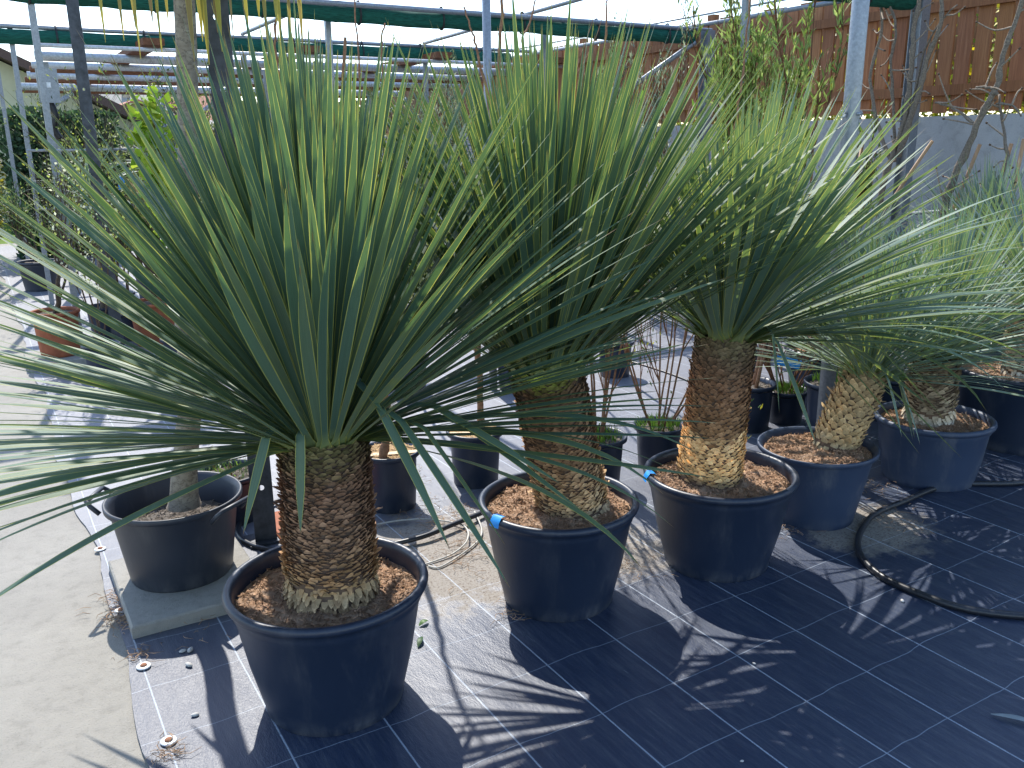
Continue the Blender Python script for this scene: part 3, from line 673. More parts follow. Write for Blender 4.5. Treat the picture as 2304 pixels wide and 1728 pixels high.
def net(label, pts, r=.085, name='rolled_shade_net'):
    t = thing(name, label, 'shade net', pts[0], 'rolled green shade nets'); P0 = Vector(pts[0])
    P = smoothpath(pts, 14); mb = MB(); rows = []
    for i, p in enumerate(P):
        sq = 1-.16*abs(math.sin(i*math.pi/14*2))**.5*.5
        row = []
        for k in range(18):
            a = 2*math.pi*k/18; rr = r*(1+.10*noise.noise(Vector((i*.35, math.cos(a)*1.5, math.sin(a)*1.5+p.y)))+.04*math.sin(a*5+i*.2))
            sagz = -.008*abs(math.sin(i*.22))
            row.append(p-P0+Vector((0, math.cos(a)*rr*.8, math.sin(a)*rr+sagz)))
        rows.append(row)
    mb.grid(rows, (1, 1, 1), True); mb.build('net_roll', M_net, t)
    L_ = (P[-1]-P[0]).length; n = int(L_/.75)
    for k in range(n):
        i = int((k+.5)/n*(len(P)-1)); p = P[i]-P0; m2 = MB()
        m2.tube([p+Vector((0, math.cos(a)*r*.86, math.sin(a)*(r+.012)+(.03 if math.sin(a) > .8 else 0))) for a in [2*math.pi*j/14 for j in range(15)]], .009, 6); m2.build('strap', M_black, t)
    return t
def sag(x0, x1, y0, y1, z, n=6, s=.02, dz=0): return [(x0+(x1-x0)*i/n, y0+(y1-y0)*i/n, z+dz*i/n-(s*abs(math.sin(i*2.1)))) for i in range(n+1)]
net('rolled green net along the middle rail from the top left to the fence post', sag(.25, 6.42, 7.43, 6.98, 2.635, 9, .012, -.065), .064)
net('rolled green net on the far rail at the left and centre', sag(-2.6, 6.1, 10.13, 10.05, 2.62, 10, .012), .070)
net('rolled green net cut by the top right edge in front of the fence', sag(3.5, 6.45, 4.73, 4.62, 2.64, 4), .10)

# far shelter of parallel tubes
t = thing('open_slat_shelter', 'low flat roof of parallel steel tubes on brown cross rails in the left background', 'shelter', (0, 0, 0))
for k, (y, r_, m) in enumerate([(9.7, .02, M_galvd), (10.75, .045, M_galvd), (10.9, .04, M_rust), (11.9, .04, M_galvd), (12.55, .038, M_rust), (13.5, .045, M_galvd), (14.4, .04, M_rust), (15.9, .055, M_galvd), (17.0, .035, M_rust)]):
    mb = MB(); mb.tube([(.75+.02*k, y, 2.5), (4, y, 2.5), (7.2, y, 2.5)], r_, 10); mb.build('roof_tube', m, t)
for x in (1.75, 3.35, 4.95, 6.6):
    mb = MB(); mb.box(x-.10, x+.10, 9.6, 17.1, 2.535, 2.60); mb.build('cross_rail', M_rust, t, smooth=False)
for x in (.85, 3.2, 6.6):
    for y in (10.8, 15.9):
        mb = MB(); mb.box(x-.04, x+.04, y-.04, y+.04, 0, 2.44); mb.build('leg', M_galv, t, smooth=False)
        if y > 12: mb = MB(); mb.tube([(x+.03, y, 1.95), (x+.75, y, 2.42)], .04, 6); mb.build('brace', M_galvd, t)

# grey control box on left post
t = thing('control_box', 'small grey electrical box fixed to the second post from the left edge', 'electrical box', (.80, 10.05, 2.16)); mb = MB(); mb.box(-.09, .09, -.06, .06, -.16, .16); mb.build('housing', M_galv, t, smooth=False)
mb = MB(); mb.box(-.02, .02, -.066, -.0615, -.02, .03); mb.build('warning_sticker', M_white, t, smooth=False)
mb = MB(); mb.tube(smoothpath([(0, 0, -.16), (.03, -.02, -.28), (.0, 0, -.40), (.04, 0, -.5)], 5), .03, 8); mb.build('cable', M_black, t)

# ------------------------------------------------------------------ wall, fence, bank behind
tag(sheet('bank', 6.95, 40, -3, 60, 1.62, M_grass), kind='structure')
mb = MB(); mb.box(6.8, 7.0, 0.5, 16, 0, 1.73); tag(mb.build('retaining_wall', M_wall, smooth=False), 'plain grey concrete retaining wall under the wooden fence', 'wall')
t = thing('wooden_fence', 'tall stained red-brown board fence with narrow gaps, on top of the concrete wall', 'fence', (6.85, 3, 1.73)); q = random.Random(3)
bm_ = MB(); y = -.6
while y < 9.2:
    w_ = .118+q.uniform(-.006, .006); top = 1.04+q.uniform(-.012, .012); k = q.uniform(.7, 1.2)
    if y < 1.2: top = 1.42
    tl = q.uniform(-.004, .004); b = len(bm_.v)
    bm_.box(-.012, .008, y, y+w_, .035+q.uniform(-.01, .01), top, (k, k*q.uniform(.9, 1.05), k*q.uniform(.85, 1.1))); y += w_+.027+q.uniform(-.005, .01)
bm_.build('boards', M_wood, t, smooth=False)
for (z0, z1) in ((.16, .24), (.80, .875)):
    mb = MB(); mb.box(-.045, -.0145, -.6, 9.2, z0, z1, (.75, .7, .65)); mb.build('rail', M_wood, t, smooth=False)
for yy in (-.35, 1.9, 4.2, 6.5, 8.8):
    mb = MB(); mb.box(.010, .09, yy, yy+.09, -.1, 1.1, (.8, .75, .7)); mb.build('post', M_wood, t, smooth=False)
t2 = thing('wooden_fence', 'farther grey-brown stretch of board fence rising behind the first one', 'fence', (7.9, 3, 1.7)); mb = MB(); y = -.6
while y < 16:
    k = q.uniform(.55, .85); mb.box(-.012, .01, y, y+.15, .1, 1.30-.012*y+q.uniform(-.03, .03), (k, k*1.1, k*1.25)); y += .165
mb.build('boards', M_wood, t2, smooth=False)

# ------------------------------------------------------------------ foliage masses
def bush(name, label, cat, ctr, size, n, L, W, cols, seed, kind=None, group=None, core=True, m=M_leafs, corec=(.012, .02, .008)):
    q = random.Random(seed); mb = MB(); sx, sy, sz = size
    for _ in range(n):
        a = q.uniform(0, 6.283); z = q.uniform(-1, 1); rr = math.sqrt(max(0, 1-z*z)); k = q.uniform(.72, 1)**.6
        d = Vector((rr*math.cos(a), rr*math.sin(a), z)); wob = 1+.22*noise.noise(d*2.3+Vector((seed, 0, 0)))+.12*noise.noise(d*6)
        # superellipsoid push toward box for hedges
        p = Vector((d.x*sx, d.y*sy, d.z*sz))*k*wob
        mb.leaf(p, (d+Vector((q.uniform(-1, 1), q.uniform(-1, 1), q.uniform(-.6, 1)))*.9), Vector((q.uniform(-1, 1), q.uniform(-1, 1), 1)), L*q.uniform(.6, 1.3), W*q.uniform(.7, 1.3), hsv(q.choice(cols), .3, q))
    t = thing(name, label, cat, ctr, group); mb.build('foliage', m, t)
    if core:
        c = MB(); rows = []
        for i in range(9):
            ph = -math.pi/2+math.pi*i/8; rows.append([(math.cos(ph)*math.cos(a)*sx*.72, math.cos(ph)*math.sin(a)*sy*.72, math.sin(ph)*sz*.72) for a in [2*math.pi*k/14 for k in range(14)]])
        c.grid(rows, corec, True)  # solid dark core in place of the shaded inside of the foliage
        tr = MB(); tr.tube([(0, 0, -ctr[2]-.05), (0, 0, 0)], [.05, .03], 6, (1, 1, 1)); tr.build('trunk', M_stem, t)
        c.build('shade_core', M_leafs, t)
    return t
DG = [(.03, .07, .03), (.05, .11, .04), (.08, .15, .06), (.045, .09, .045)]
YG = [(.25, .33, .03), (.35, .42, .04), (.18, .27, .03), (.45, .42, .03)]
def hedgebox(name, label, x0, x1, y0, y1, z0, z1, n, L, cols, seed, cat='hedge'):
    q = random.Random(seed); mb = MB()
    for _ in range(n):
        f = q.random(); x = q.uniform(x0, x1); y = y0 if f < .6 else q.uniform(y0, y1); z = q.uniform(z0, z1) if f < .6 else z1
        if f > .93: x = q.choice((x0, x1)); z = q.uniform(z0, z1)
        nz = noise.noise(Vector((x*1.7, y, z*1.7)))*.22; p = Vector((x, y-nz*(f < .6)+q.uniform(-.06, .1), z+nz*.6+q.uniform(-.08, .08)))
        mb.leaf(p, Vector((q.uniform(-1, 1), q.uniform(-1, .3), q.uniform(-.5, 1))), Vector((q.uniform(-1, 1), -1, q.uniform(-.3, 1))), L*q.uniform(.6, 1.3), L*.6, hsv(q.choice(cols), .3, q))
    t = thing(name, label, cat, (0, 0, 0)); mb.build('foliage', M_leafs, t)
    c = MB(); c.box(x0+.12, x1-.12, y0+.16, y1, z0, z1-.12, (.012, .022, .010)); c.build('shade_core', M_leafs, t, smooth=False); return t  # dark box painted as the shade inside the hedge
hedgebox('clipped_hedge', 'dark glossy evergreen hedge in the left background below the cream house', .5, 2.0, 14.6, 15.8, 0, 2.0, 7000, .09, DG, 5)
hedgebox('flowering_hedge', 'bright yellow-green foliage showing through the gaps of the wooden fence', 0, 1, 0, 1, 0, 1, 10, .05, YG, 6) if False else None
q = random.Random(12); mb = MB()
for _ in range(9000):
    y = q.uniform(1.5, 12); p = Vector((7.35+q.uniform(-.15, .5), y, 1.66+abs(q.gauss(0, .38)) if q.random() < .8 else 1.7+q.uniform(0, 1.1)))
    mb.leaf(p, Vector((q.uniform(-1, .3), q.uniform(-1, 1), q.uniform(0, 1))), Vector((-1, q.uniform(-1, 1), 1)), .06, .04, hsv(q.choice(YG+[(.6, .5, .02)]), .3, q))
t = thing('flowering_bank_plants', 'bright yellow-green flowering plants glimpsed through the gaps of the wooden fence', 'plants', (0, 0, 0)); tag(mb.build('foliage', M_leafs, t), None, None, None, 'stuff')
for k, (x, y, z, s) in enumerate([(-.05, 12.6, .95, (.35, .4, .6)), (.10, 15.5, 1.3, (.35, .4, .8))]):
    bush('forsythia_shrub', ['yellow flowering shrub at the left edge beyond the grey posts', 'larger yellow-leaved shrub behind at the left edge'][k], 'shrub', (x, y, z), s, 2600, .06, .035, [(.5, .42, .03), (.3, .34, .05), (.16, .2, .05)], 30+k)

# ------------------------------------------------------------------ left background: trellised pots
def potted_bush(label, loc, pr, ph, potm, h, seed, cols, nl=900, L=.035, group='potted shrubs in the left background', trunkc=(.5, .45, .4), spread=.42, wire=True, width=.32, style=0):
    t = thing('potted_shrub', label, 'potted shrub', loc, group); q = random.Random(seed)
    small_pot(t, pr*.76, pr, ph, potm, M_gravel, style, .03, 150, seed)
    mb = MB(); tips = []
    for k in range(3): branch_tree(mb, (q.uniform(-.03, .03), q.uniform(-.03, .03), ph-.04), (q.uniform(-.35, .35), q.uniform(-.2, .2), 1), h*.5, .012, 3, q, trunkc, spread, 6, tips, 4, .66, .15, .22)
    mb.build('branches', M_twig, t)
    lb = MB(); leaves_at(lb, tips, q, nl, L, L*.5, cols, .035)
    lb.build('foliage', M_leafs, t); return t
MIX = [(.10, .15, .04), (.16, .23, .05), (.42, .48, .07), (.06, .09, .035), (.32, .36, .18)]
xs = [1.0, 1.75, 2.45, 3.15, 3.85, 4.6, 5.3]
for k, x in enumerate(xs):
    potted_bush(['wiry trained shrub in the trellis row, leftmost', 'wiry trained shrub in the trellis row behind the tall trunk', 'wiry trained shrub in the trellis row right of the dark post', 'wiry trained shrub seen through the nearest yucca crown', 'wiry trained shrub right of the nearest yucca crown centre', 'wiry trained shrub between the first two yucca crowns', 'wiry trained shrub hidden mostly by the second yucca crown'][k],
                (x, 8.7+.1*math.sin(k*2), 0), .17, .28, M_pot, 1.7, 100+k, MIX, 1500, .034, 'wiry shrubs trained in a row along wires')
xs = [1.5, 2.3, 3.1, 3.9, 4.8]
for k, x in enumerate(xs):
    potted_bush(['tangled low shrub in the second trellis row, leftmost', 'tangled low shrub in the second trellis row, second from left', 'tangled low shrub in the second trellis row, middle', 'tangled low shrub in the second trellis row, fourth from left', 'tangled low shrub in the second trellis row, rightmost'][k],
                (x, 9.9+.1*math.sin(k*3), 0), .17, .28, M_pot, 1.9, 140+k, MIX, 1300, .036, 'wiry shrubs trained in a row along wires')
potted_bush('small-leaved shrub in the left terracotta pot on a slab', (.40, 7.25, .06), .175, .34, M_terra, 1.1, 171, MIX, 900, .025, 'shrubs in terracotta pots')
potted_bush('small-leaved shrub in the second terracotta pot beside the dark post', (1.13, 7.5, 0), .20, .36, M_terra, 1.1, 172, MIX, 900, .025, 'shrubs in terracotta pots')
potted_bush('dark leafy shrub in a black pot by the far left edge', (.53, 11.3, 0), .22, .34, M_potgrey, .9, 173, DG+MIX, 1500, .04)
for k, zz in enumerate((.85, 1.07, 1.55)):
    pipe(['lowest horizontal trellis wire behind the nearest yucca', 'middle horizontal trellis wire behind the nearest yucca', 'top horizontal trellis wire near eye level'][k], (.45, 8.5, zz), (5.6, 8.5, zz), .010, 'trellis_wire', M_galv, False, 'horizontal trellis wires')
# young tree with lime green heart-shaped leaves
t = thing('lime_leaved_sapling', 'young tree with bright lime-green leaves left of the dark steel post', 'sapling', (1.13, 6.4, 0)); q = random.Random(8)
small_pot(t, .12, .15, .26, seed=3); mb = MB(); tips = []
branch_tree(mb, (0, 0, .22), (.0, .0, 1), 1.55, .012, 1, q, (.8, .6, .5), .5, 9, tips, 6, .2, .2, .05); mb.build('trunk', M_stem, t)
lb = MB(); leaves_at(lb, [x for x in tips if x[0].z > .75], q, 520, .08, .07, [(.30, .45, .03), (.42, .52, .05), (.22, .38, .03)], .06, -.6); lb.build('crown', M_leafs, t)
# cordylines
for k, (x, y, z, L_) in enumerate([(.82, 8.0, 1.15, .5), (1.62, 9.3, 1.35, .55), (1.3, 8.1, .95, .5)]):
    t = thing('potted_cordyline', ['palm-like plant with arching pale leaves between the left posts', 'palm-like plant right of the thin dark post near the hedge', 'lower palm-like plant with brownish skirt below the blue tag'][k], 'cordyline', (x, y, 0), 'palm-like plants in the left background')
    small_pot(t, .12, .16, .28, seed=k); mb = MB(); mb.tube([(0, 0, .25), (.02, 0, z*.6), (0, 0, z)], [.035, .03, .03], 8); mb.build('trunk', M_twig, t)
    yucca_crown('leaf_crown', M_y4 if k != 2 else M_ydry, t, (0, 0, z), .03, 90, L_, .022, 110, sag=.9, seed=60+k, hh=.06, segs=7)
t = thing('plant_tag', 'small blue tag hanging among the shrubs behind the nearest yucca', 'tag', yp(262, 395, 7.9)); mb = MB(); mb.box(-.025, .025, -.002, .002, -.05, .05); mb.build('label_strip', M_blue, t, smooth=False)
# flowering twigs at left
for k, (x, y) in enumerate([(.62, 6.6), (.98, 7.8)]):
    t = thing('blossoming_shrub', ['thin shrub with tiny white buds at the left edge', 'thin shrub with yellow blossom behind the thin dark post'][k], 'shrub', (x, y, 0)); q = random.Random(44+k)
    small_pot(t, .10, .13, .24, seed=9+k); mb = MB(); tips = []
    for j in range(4): branch_tree(mb, (0, 0, .2), (q.uniform(-.4, .4), q.uniform(-.3, .3), 1), .85, .007, 2, q, (.5, .4, .35), .35, 6, tips, 3, .5, .2, .1)
    mb.build('branches', M_twig, t); lb = MB(); leaves_at(lb, tips, q, 420, .022, .02, [(.7, .72, .5), (.5, .58, .15)] if k == 0 else [(.65, .62, .06), (.35, .42, .05)], .02); lb.build('blossom', M_leafs, t)

# ------------------------------------------------------------------ mid pots behind the row
def sapling(label, loc, rb, rt, h, stems, seed, soilm=M_gravel, potm=M_pot, board=False, extra=None, group='bare young trees in black pots', soild=.03):
    t = thing('potted_sapling', label, 'potted sapling', (loc[0], loc[1], 0), group); small_pot(t, rb, rt, h, potm, soilm, 1, soild, 260, seed)
    q = random.Random(seed); O = Vector((loc[0], loc[1], 0))
    for P, r0, r1, c in stems:
        P = smoothpath([Vector(p)-O for p in P], 6); n = len(P); mb = MB()
        P = [p+Vector((q.gauss(0, 1), q.gauss(0, 1), 0))*(.003 if 0 < i < n-1 else 0) for i, p in enumerate(P)]
        mb.tube(P, [(r0+(r1-r0)*i/(n-1))*(1.25 if i % 7 == 3 else 1) for i in range(n)], 8, c)
        for i in range(8, n-2, 5):
            d = Vector((q.uniform(-1, 1), q.uniform(-1, 1), .5)).normalized(); mb.tube([P[i], P[i]+d*.02], [.003, .0015], 4, c)
        mb.build('stem', M_stem, t)
    if board:
        mb = MB(); mb.box(-rt*.9, rt*.9, -rt*.45, -rt*.2, h-.018, h-.004); o = mb.build('board', M_board, t, smooth=False); o.rotation_euler.z = R(board)
    return t
RB = (1.7, 1.6, 1.5)
sapling('black pot of pale sawdust with a pruned trunk, just right of the nearest yucca trunk', (1.40, 3.36), .105, .135, .27,
        [([(1.34, 3.30, .24), (1.37, 3.31, .36), (1.385, 3.32, .46), (1.37, 3.33, .62), (1.33, 3.33, 1.1), (1.28, 3.34, 1.6), (1.30, 3.34, 1.95)], .020, .006, RB)], 1, M_sandmulch, board=-20, soild=.012)
sapling('black pot of pale sawdust with a straight reddish trunk, left of the second yucca trunk', (1.85, 3.40), .105, .135, .27,
        [([(1.85, 3.34, .24), (1.85, 3.34, .45), (1.845, 3.34, .8), yp(1060, 500, 3.34), yp(1078, 200, 3.34), yp(1086, -20, 3.34)], .017, .006, RB)], 2, M_sandmulch, board=-25, soild=.012)
def bare_shrub(label, loc, rb, rt, h, n, H, seed, leafy=0, cols=MIX, spread=.3, name='potted_bare_shrub', group='twiggy shrubs in black pots', potm=M_pot, stemc=(1.6, 1.6, 1.6), r=.0055, L=.03):
    t = thing(name, label, 'potted shrub', (loc[0], loc[1], 0), group); small_pot(t, rb, rt, h, potm, M_gravel, 1, .03, 260, seed); q = random.Random(seed)
    mb = MB(); tips = []
    for k in range(n):
        a = q.uniform(0, 6.28); branch_tree(mb, (math.cos(a)*.035, math.sin(a)*.035, h-.04), (math.cos(a)*spread, math.sin(a)*spread, 1), H*q.uniform(.7, 1), r, 2, q, stemc, .38, 8, tips, 5, .42, .2, .08)
    mb.build('branches', M_stem, t)
    if leafy:
        lb = MB(); leaves_at(lb, tips, q, leafy, L, L*.3, cols, .03, .5)
        for _ in range(120):
            a = q.uniform(0, 6.28); rr = rt*.8*math.sqrt(q.random()); lb.leaf((rr*math.cos(a), rr*math.sin(a), h-.02), (q.uniform(-.5, .5), q.uniform(-.5, .5), 1), Vector((1, 0, 0)), .06, .008, hsv((.16, .30, .04), .3, q))
        lb.build('foliage', M_leafs, t)
    return t
bare_shrub('black pot of many straight brown stems with a little grass, beside the second yucca', (2.31, 3.06), .105, .137, .25, 10, 1.25, 201, 90, [(.16, .30, .04)], .2, L=.05, r=.006)
bare_shrub('black pot half hidden behind the second yucca trunk with a grey-brown stem', (2.36, 3.45), .10, .13, .27, 4, 1.2, 202, 30, [(.16, .30, .04)], .12, r=.0075)
bare_shrub('spreading twiggy shrub with yellow-green leaves left of the third yucca trunk', (2.72, 3.10), .10, .13, .22, 8, 1.05, 203, 320, [(.22, .30, .04), (.40, .40, .04), (.12, .18, .04)], .5, L=.028, r=.006)
bare_shrub('low weedy black pot between the third yucca pot and the fourth', (2.78, 2.78), .08, .11, .18, 3, .25, 204, 90, [(.14, .26, .04), (.4, .38, .04)], .5, L=.03)
bare_shrub('grey wiry shrub in a small black pot left of the leaning yucca trunk', (3.78, 3.24), .09, .12, .20, 12, .55, 205, 160, [(.25, .27, .18), (.3, .33, .12)], .6, stemc=(1.2, 1.05, .9), L=.025)
t = bare_shrub('black pot with a gnarled stem tied with blue tape beside the third yucca', (3.52, 3.28), .115, .145, .27, 2, .6, 206, 0, spread=.15, r=.012)
mb = MB(); mb.box(.02, .16, -.004, .0, .40, .45); o = mb.build('tape', M_blue, t, smooth=False); o.rotation_euler = (R(6), R(14), R(-30)); mb = MB(); mb.box(-.09, -.05, -.06, -.056, .25, .31); mb.build('plant_label', M_white, t, smooth=False)
for k, (x, y, r_, h_) in enumerate([(4.0, 3.9, .19, .30), (3.72, 2.86, .17, .34), (4.85, 3.75, .2, .3), (5.1, 3.0, .18, .33), (4.3, 2.95, .13, .26)]):
    bare_shrub(['wide black pot with low green weeds behind the blue-taped stem', 'dark blue-black pot between the fourth and fifth yuccas', 'black pot far behind the fifth yucca near the wall', 'black pot right of the fifth yucca in the second line', 'small black pot just behind the fifth yucca pot'][k], (x, y), r_*.78, r_, h_, 4, .35, 230+k, 260, DG+MIX, .6, L=.035)
# pot behind the tub with weeds
bare_shrub('small black pot with white-flowered weeds behind the handled tub', (.76, 3.62), .12, .15, .22, 2, .10, 250, 60, [(.25, .38, .05), (.6, .62, .5)], .5, L=.02)
# bare whips that rise into the sky
for k, (b_, pts, Y) in enumerate([((690, 800), [(660, 640), (644, 530), (625, 400), (612, 300), (604, 192), (594, 100), (600, -20)], 4.0), ((800, 700), [(790, 500), (782, 300), (775, 130), (764, -10)], 5.2), ((1180, 700), [(1170, 400), (1130, 110), (1142, 60), (1158, -10)], 5.0),
                                      ((1330, 700), [(1318, 400), (1312, 170), (1308, 60), (1312, -10)], 4.6), ((1545, 640), [(1575, 380), (1595, 240), (1607, 140), (1620, 0)], 4.1), ((1735, 640), [(1752, 380), (1765, 250), (1772, 200), (1790, 110)], 4.4), ((880, 700), [(850, 400), (825, 120), (832, 50)], 5.0), ((1110, 700), [(1070, 300), (1035, 130), (1022, 80), (1002, 15)], 4.7)]):
    base = yp(b_[0], b_[1], Y); base = Vector((base.x, Y, .22)); P = [base]+[yp(*p, Y) for p in pts]
    sapling(['reddish bare whip rising through the nearest yucca crown', 'thin bare whip reaching the top edge left of centre', 'bare whip with a kinked tip above the second yucca', 'straight bare whip right of the second yucca crown', 'curved bare whip left of the square post behind the third yucca', 'bare whip in front of the oleander', 'short bare whip between the first two yucca crowns', 'leaning bare whip left of the round pole'][k], (base.x, Y), .10, .13, .25, [(P, .010, .0045, RB)], 300+k)

# oleander and olive-like shrubs by the fence
def leafy_tree(name, label, cat, loc, H, seed, cols, nl, L, W, stems=5, spread=.35, z0=.3, lean=(0, 0), group=None, r=.012):
    t = thing(name, label, cat, loc, group); small_pot(t, .14, .18, .3, seed=seed); q = random.Random(seed); mb = MB(); tips = []
    for k in range(stems):
        a = q.uniform(0, 6.28); branch_tree(mb, (0, 0, z0-.05), (math.cos(a)*spread+lean[0], math.sin(a)*spread+lean[1], 1.2), H*q.uniform(.5, .72), r, 2, q, (.8, .7, .6), .38, 7, tips, 4, .5, .3, .05)
    mb.build('branches', M_stem, t); tips = [x for x in tips if x[0].z > H*.38]
    lb = MB(); 
    for _ in range(nl):
        p, d = q.choice(tips)
        for j in range(4):
            dd = (d*1.1+Vector((q.uniform(-1, 1), q.uniform(-1, 1), q.uniform(-.4, .9)))).normalized(); lb.leaf(p+Vector((q.gauss(0, .02), q.gauss(0, .02), q.gauss(0, .03))), dd, Vector((q.uniform(-1, 1), q.uniform(-1, 1), 1)), L*q.uniform(.6, 1.2), W, hsv(q.choice(cols), .25, q))
    lb.build('crown', M_leafs, t); return t
leafy_tree('potted_oleander', 'oleander with slender light green leaves in front of the fence behind the third yucca', 'oleander', (4.95, 4.55, 0), 2.45, 401, [(.22, .32, .06), (.32, .42, .10), (.38, .48, .14), (.16, .24, .05)], 1000, .10, .017, 11, .32, group=None)
leafy_tree('potted_olive', 'silvery small-leaved bush against the fence between the second and third yucca crowns', 'olive shrub', (5.35, 6.6, 0), 2.2, 402, [(.25, .30, .17), (.35, .40, .26), (.16, .21, .09)], 900, .055, .014, 8, .3)
leafy_tree('potted_olive', 'silvery small-leaved bush behind the second yucca crown, left of the pole', 'olive shrub', (4.3, 8.2, 0), 2.0, 403, [(.25, .30, .17), (.35, .40, .26), (.16, .21, .09)], 800, .055, .014, 8, .35)
leafy_tree('potted_evergreen', 'small leafy evergreen low against the concrete wall behind the third yucca', 'shrub', (5.6, 4.5, 0), 1.35, 404, [(.08, .14, .04), (.15, .24, .05), (.2, .26, .12)], 260, .06, .02, 5, .4)

# ------------------------------------------------------------------ bare vines and stakes along the wall
def vine(label, X, trunks, seed, pot=(.16, .2, .32)):
    q = random.Random(seed); b0 = xp(*trunks[0][0][0], X); base = Vector((X, b0.y, 0)); t = thing('bare_vine', label, 'vine', base, 'leafless vines in front of the concrete wall')
    small_pot(t, *pot, seed=seed)
    mb = MB()
    def knobby(P, r0, r1, c):
        P = smoothpath(P, 5); n = len(P); P = [p+Vector((q.gauss(0, .004), q.gauss(0, .004), q.gauss(0, .003))) for p in P]
        mb.tube(P, [1.3*(r0+(r1-r0)*i/(n-1))*(1+.3*(i % 5 == 2)) for i in range(n)], 7, c); return P
    for pts, r0, r1 in trunks:
        P = [xp(*p, X)-base for p in pts]
        if pts is trunks[0][0]: P = [Vector((0, 0, .28))]+P
        c = hsv((1, 1, 1), .2, q); P = knobby(P, r0, r1, c)
        for i in range(5, len(P)-1, 2):
            if q.random() < .72:
                d = Vector((q.uniform(-.3, .3), q.uniform(-1, 1), q.uniform(-.15, .7))).normalized(); L_ = q.uniform(.06, .26)
                Q2 = [P[i], P[i]+d*L_*.5+Vector((0, 0, q.uniform(-.02, .02))), P[i]+d*L_+Vector((0, 0, q.uniform(-.03, .05)))]
                mb.tube(smoothpath(Q2, 4), [.0075-.0005*j for j in range(9)], 5, (1.45, 1.4, 1.35)); mb.tube([Q2[-1]-d*.005, Q2[-1]+d*.008], .007, 5, (.6, .5, .45))
    mb.build('branches', M_twig, t); return t
vine('forked bare vine with several twisted stems in front of the H-section post', 6.2, [
    ([(1905, 420), (1930, 330), (1955, 260), (1968, 150), (1975, 60), (1990, -10)], .020, .012), ([(1925, 350), (1900, 280), (1880, 170), (1905, 60), (1895, -10)], .012, .007),
    ([(1940, 340), (1985, 200), (2000, 130), (2030, 60), (2035, -10)], .018, .010), ([(1935, 350), (1930, 250), (1925, 130), (1935, 60), (1915, -10)], .010, .006), ([(1945, 330), (1970, 230), (2005, 90), (2065, 10)], .008, .004)], 501)
vine('single leaning bare vine rising to the top right corner', 5.9, [([(2040, 450), (2065, 380), (2110, 270), (2150, 190), (2165, 120), (2195, 40), (2215, -20)], .022, .009), ([(2110, 270), (2060, 235), (2020, 220)], .008, .005), ([(2155, 205), (2140, 190), (2110, 188)], .009, .006), ([(2152, 225), (2185, 228), (2207, 250)], .006, .004)], 502)
vine('short bare vine stump beside the right-hand bamboo stakes', 6.0, [([(2130, 470), (2150, 400), (2175, 350), (2168, 280), (2155, 205)], .012, .006), ([(2120, 440), (2150, 380), (2140, 370)], .008, .005)], 503)
for k, (a, b_) in enumerate([((1935, 420), (2014, 305)), ((2060, 450), (2117, 312)), ((2135, 470), (2185, 310)), ((2180, 460), (2212, 300)), ((1842, 430), (1862, 318))]):
    A, B = xp(*a, 6.05), xp(*b_, 6.05); base = Vector((A.x, A.y, 0)); d = (B-A).normalized(); low = B-d*((B.z)/d.z)
    mb = MB(); mb.tube([low, (low+B)/2, B], .013, 8); tag(mb.build('bamboo_stake', M_bamboo), ['tan stake right of the forked vine', 'tan stake right of the single leaning vine', 'tan stake tied to the short vine stump', 'tan stake at the right edge of the photo', 'tan stake behind the thick round pole'][k], 'stake', 'tan plant stakes leaning along the wall')

# ------------------------------------------------------------------ hoses
def hose(label, pts, r, m=M_hose, name='irrigation_hose', group=None, cat='hose'):
    mb = MB(); mb.tube(smoothpath(pts, 10), r, 10); return tag(mb.build(name, m), label, cat, group)
def gz(px, py, z): p = gp(px, py, z); return p
hose('thick black hose curving in a loop over the ground cover at the right', [gz(2400, 1010, .02), gz(2212, 1042, .02), gz(2050, 1048, .02), gz(1950, 1084, .02), gz(1880, 1118, .02), gz(1853, 1180, .02), gz(1898, 1240, .02), gz(2000, 1288, .02), gz(2100, 1318, .02), gz(2230, 1332, .02), gz(2400, 1335, .02)], .0125)
hose('black hose loop around the foot of the dark steel post', [gz(700, 1040, .02), gz(610, 1078, .02), gz(545, 1108, .018), gz(514, 1140, .018), gz(530, 1170, .018), gz(590, 1188, .018), gz(700, 1195, .018), gz(820, 1180, .018), gz(910, 1160, .03), gz(980, 1132, .035), gz(1040, 1108, .03), gz(1100, 1080, .02)], .0105)
hose('pale thin tubing coiled on the sandy patch between the first two yucca pots', [gz(790, 1138, .015), gz(860, 1125, .02), gz(930, 1122, .02), gz(1000, 1135, .02), gz(1010, 1165, .03), gz(980, 1195, .015), gz(930, 1215, .012), gz(905, 1222, .012)], .0035, M_tubing, 'drip_tubing', None, 'tubing')
hose('second strand of pale tubing curling to the hose joint', [gz(1025, 1105, .03), gz(1040, 1140, .02), gz(1035, 1165, .015), gz(1000, 1195, .015), gz(950, 1225, .012), gz(925, 1222, .012)], .0035, M_tubing, 'drip_tubing', None, 'tubing')
hose('dark twisted cord lying on the sunlit ground behind the second yucca', [gz(1290, 755, .012), gz(1340, 775, .012), gz(1400, 792, .012), gz(1475, 818, .012), gz(1540, 850, .012)], .008, M_hose, 'cord', None, 'cord')

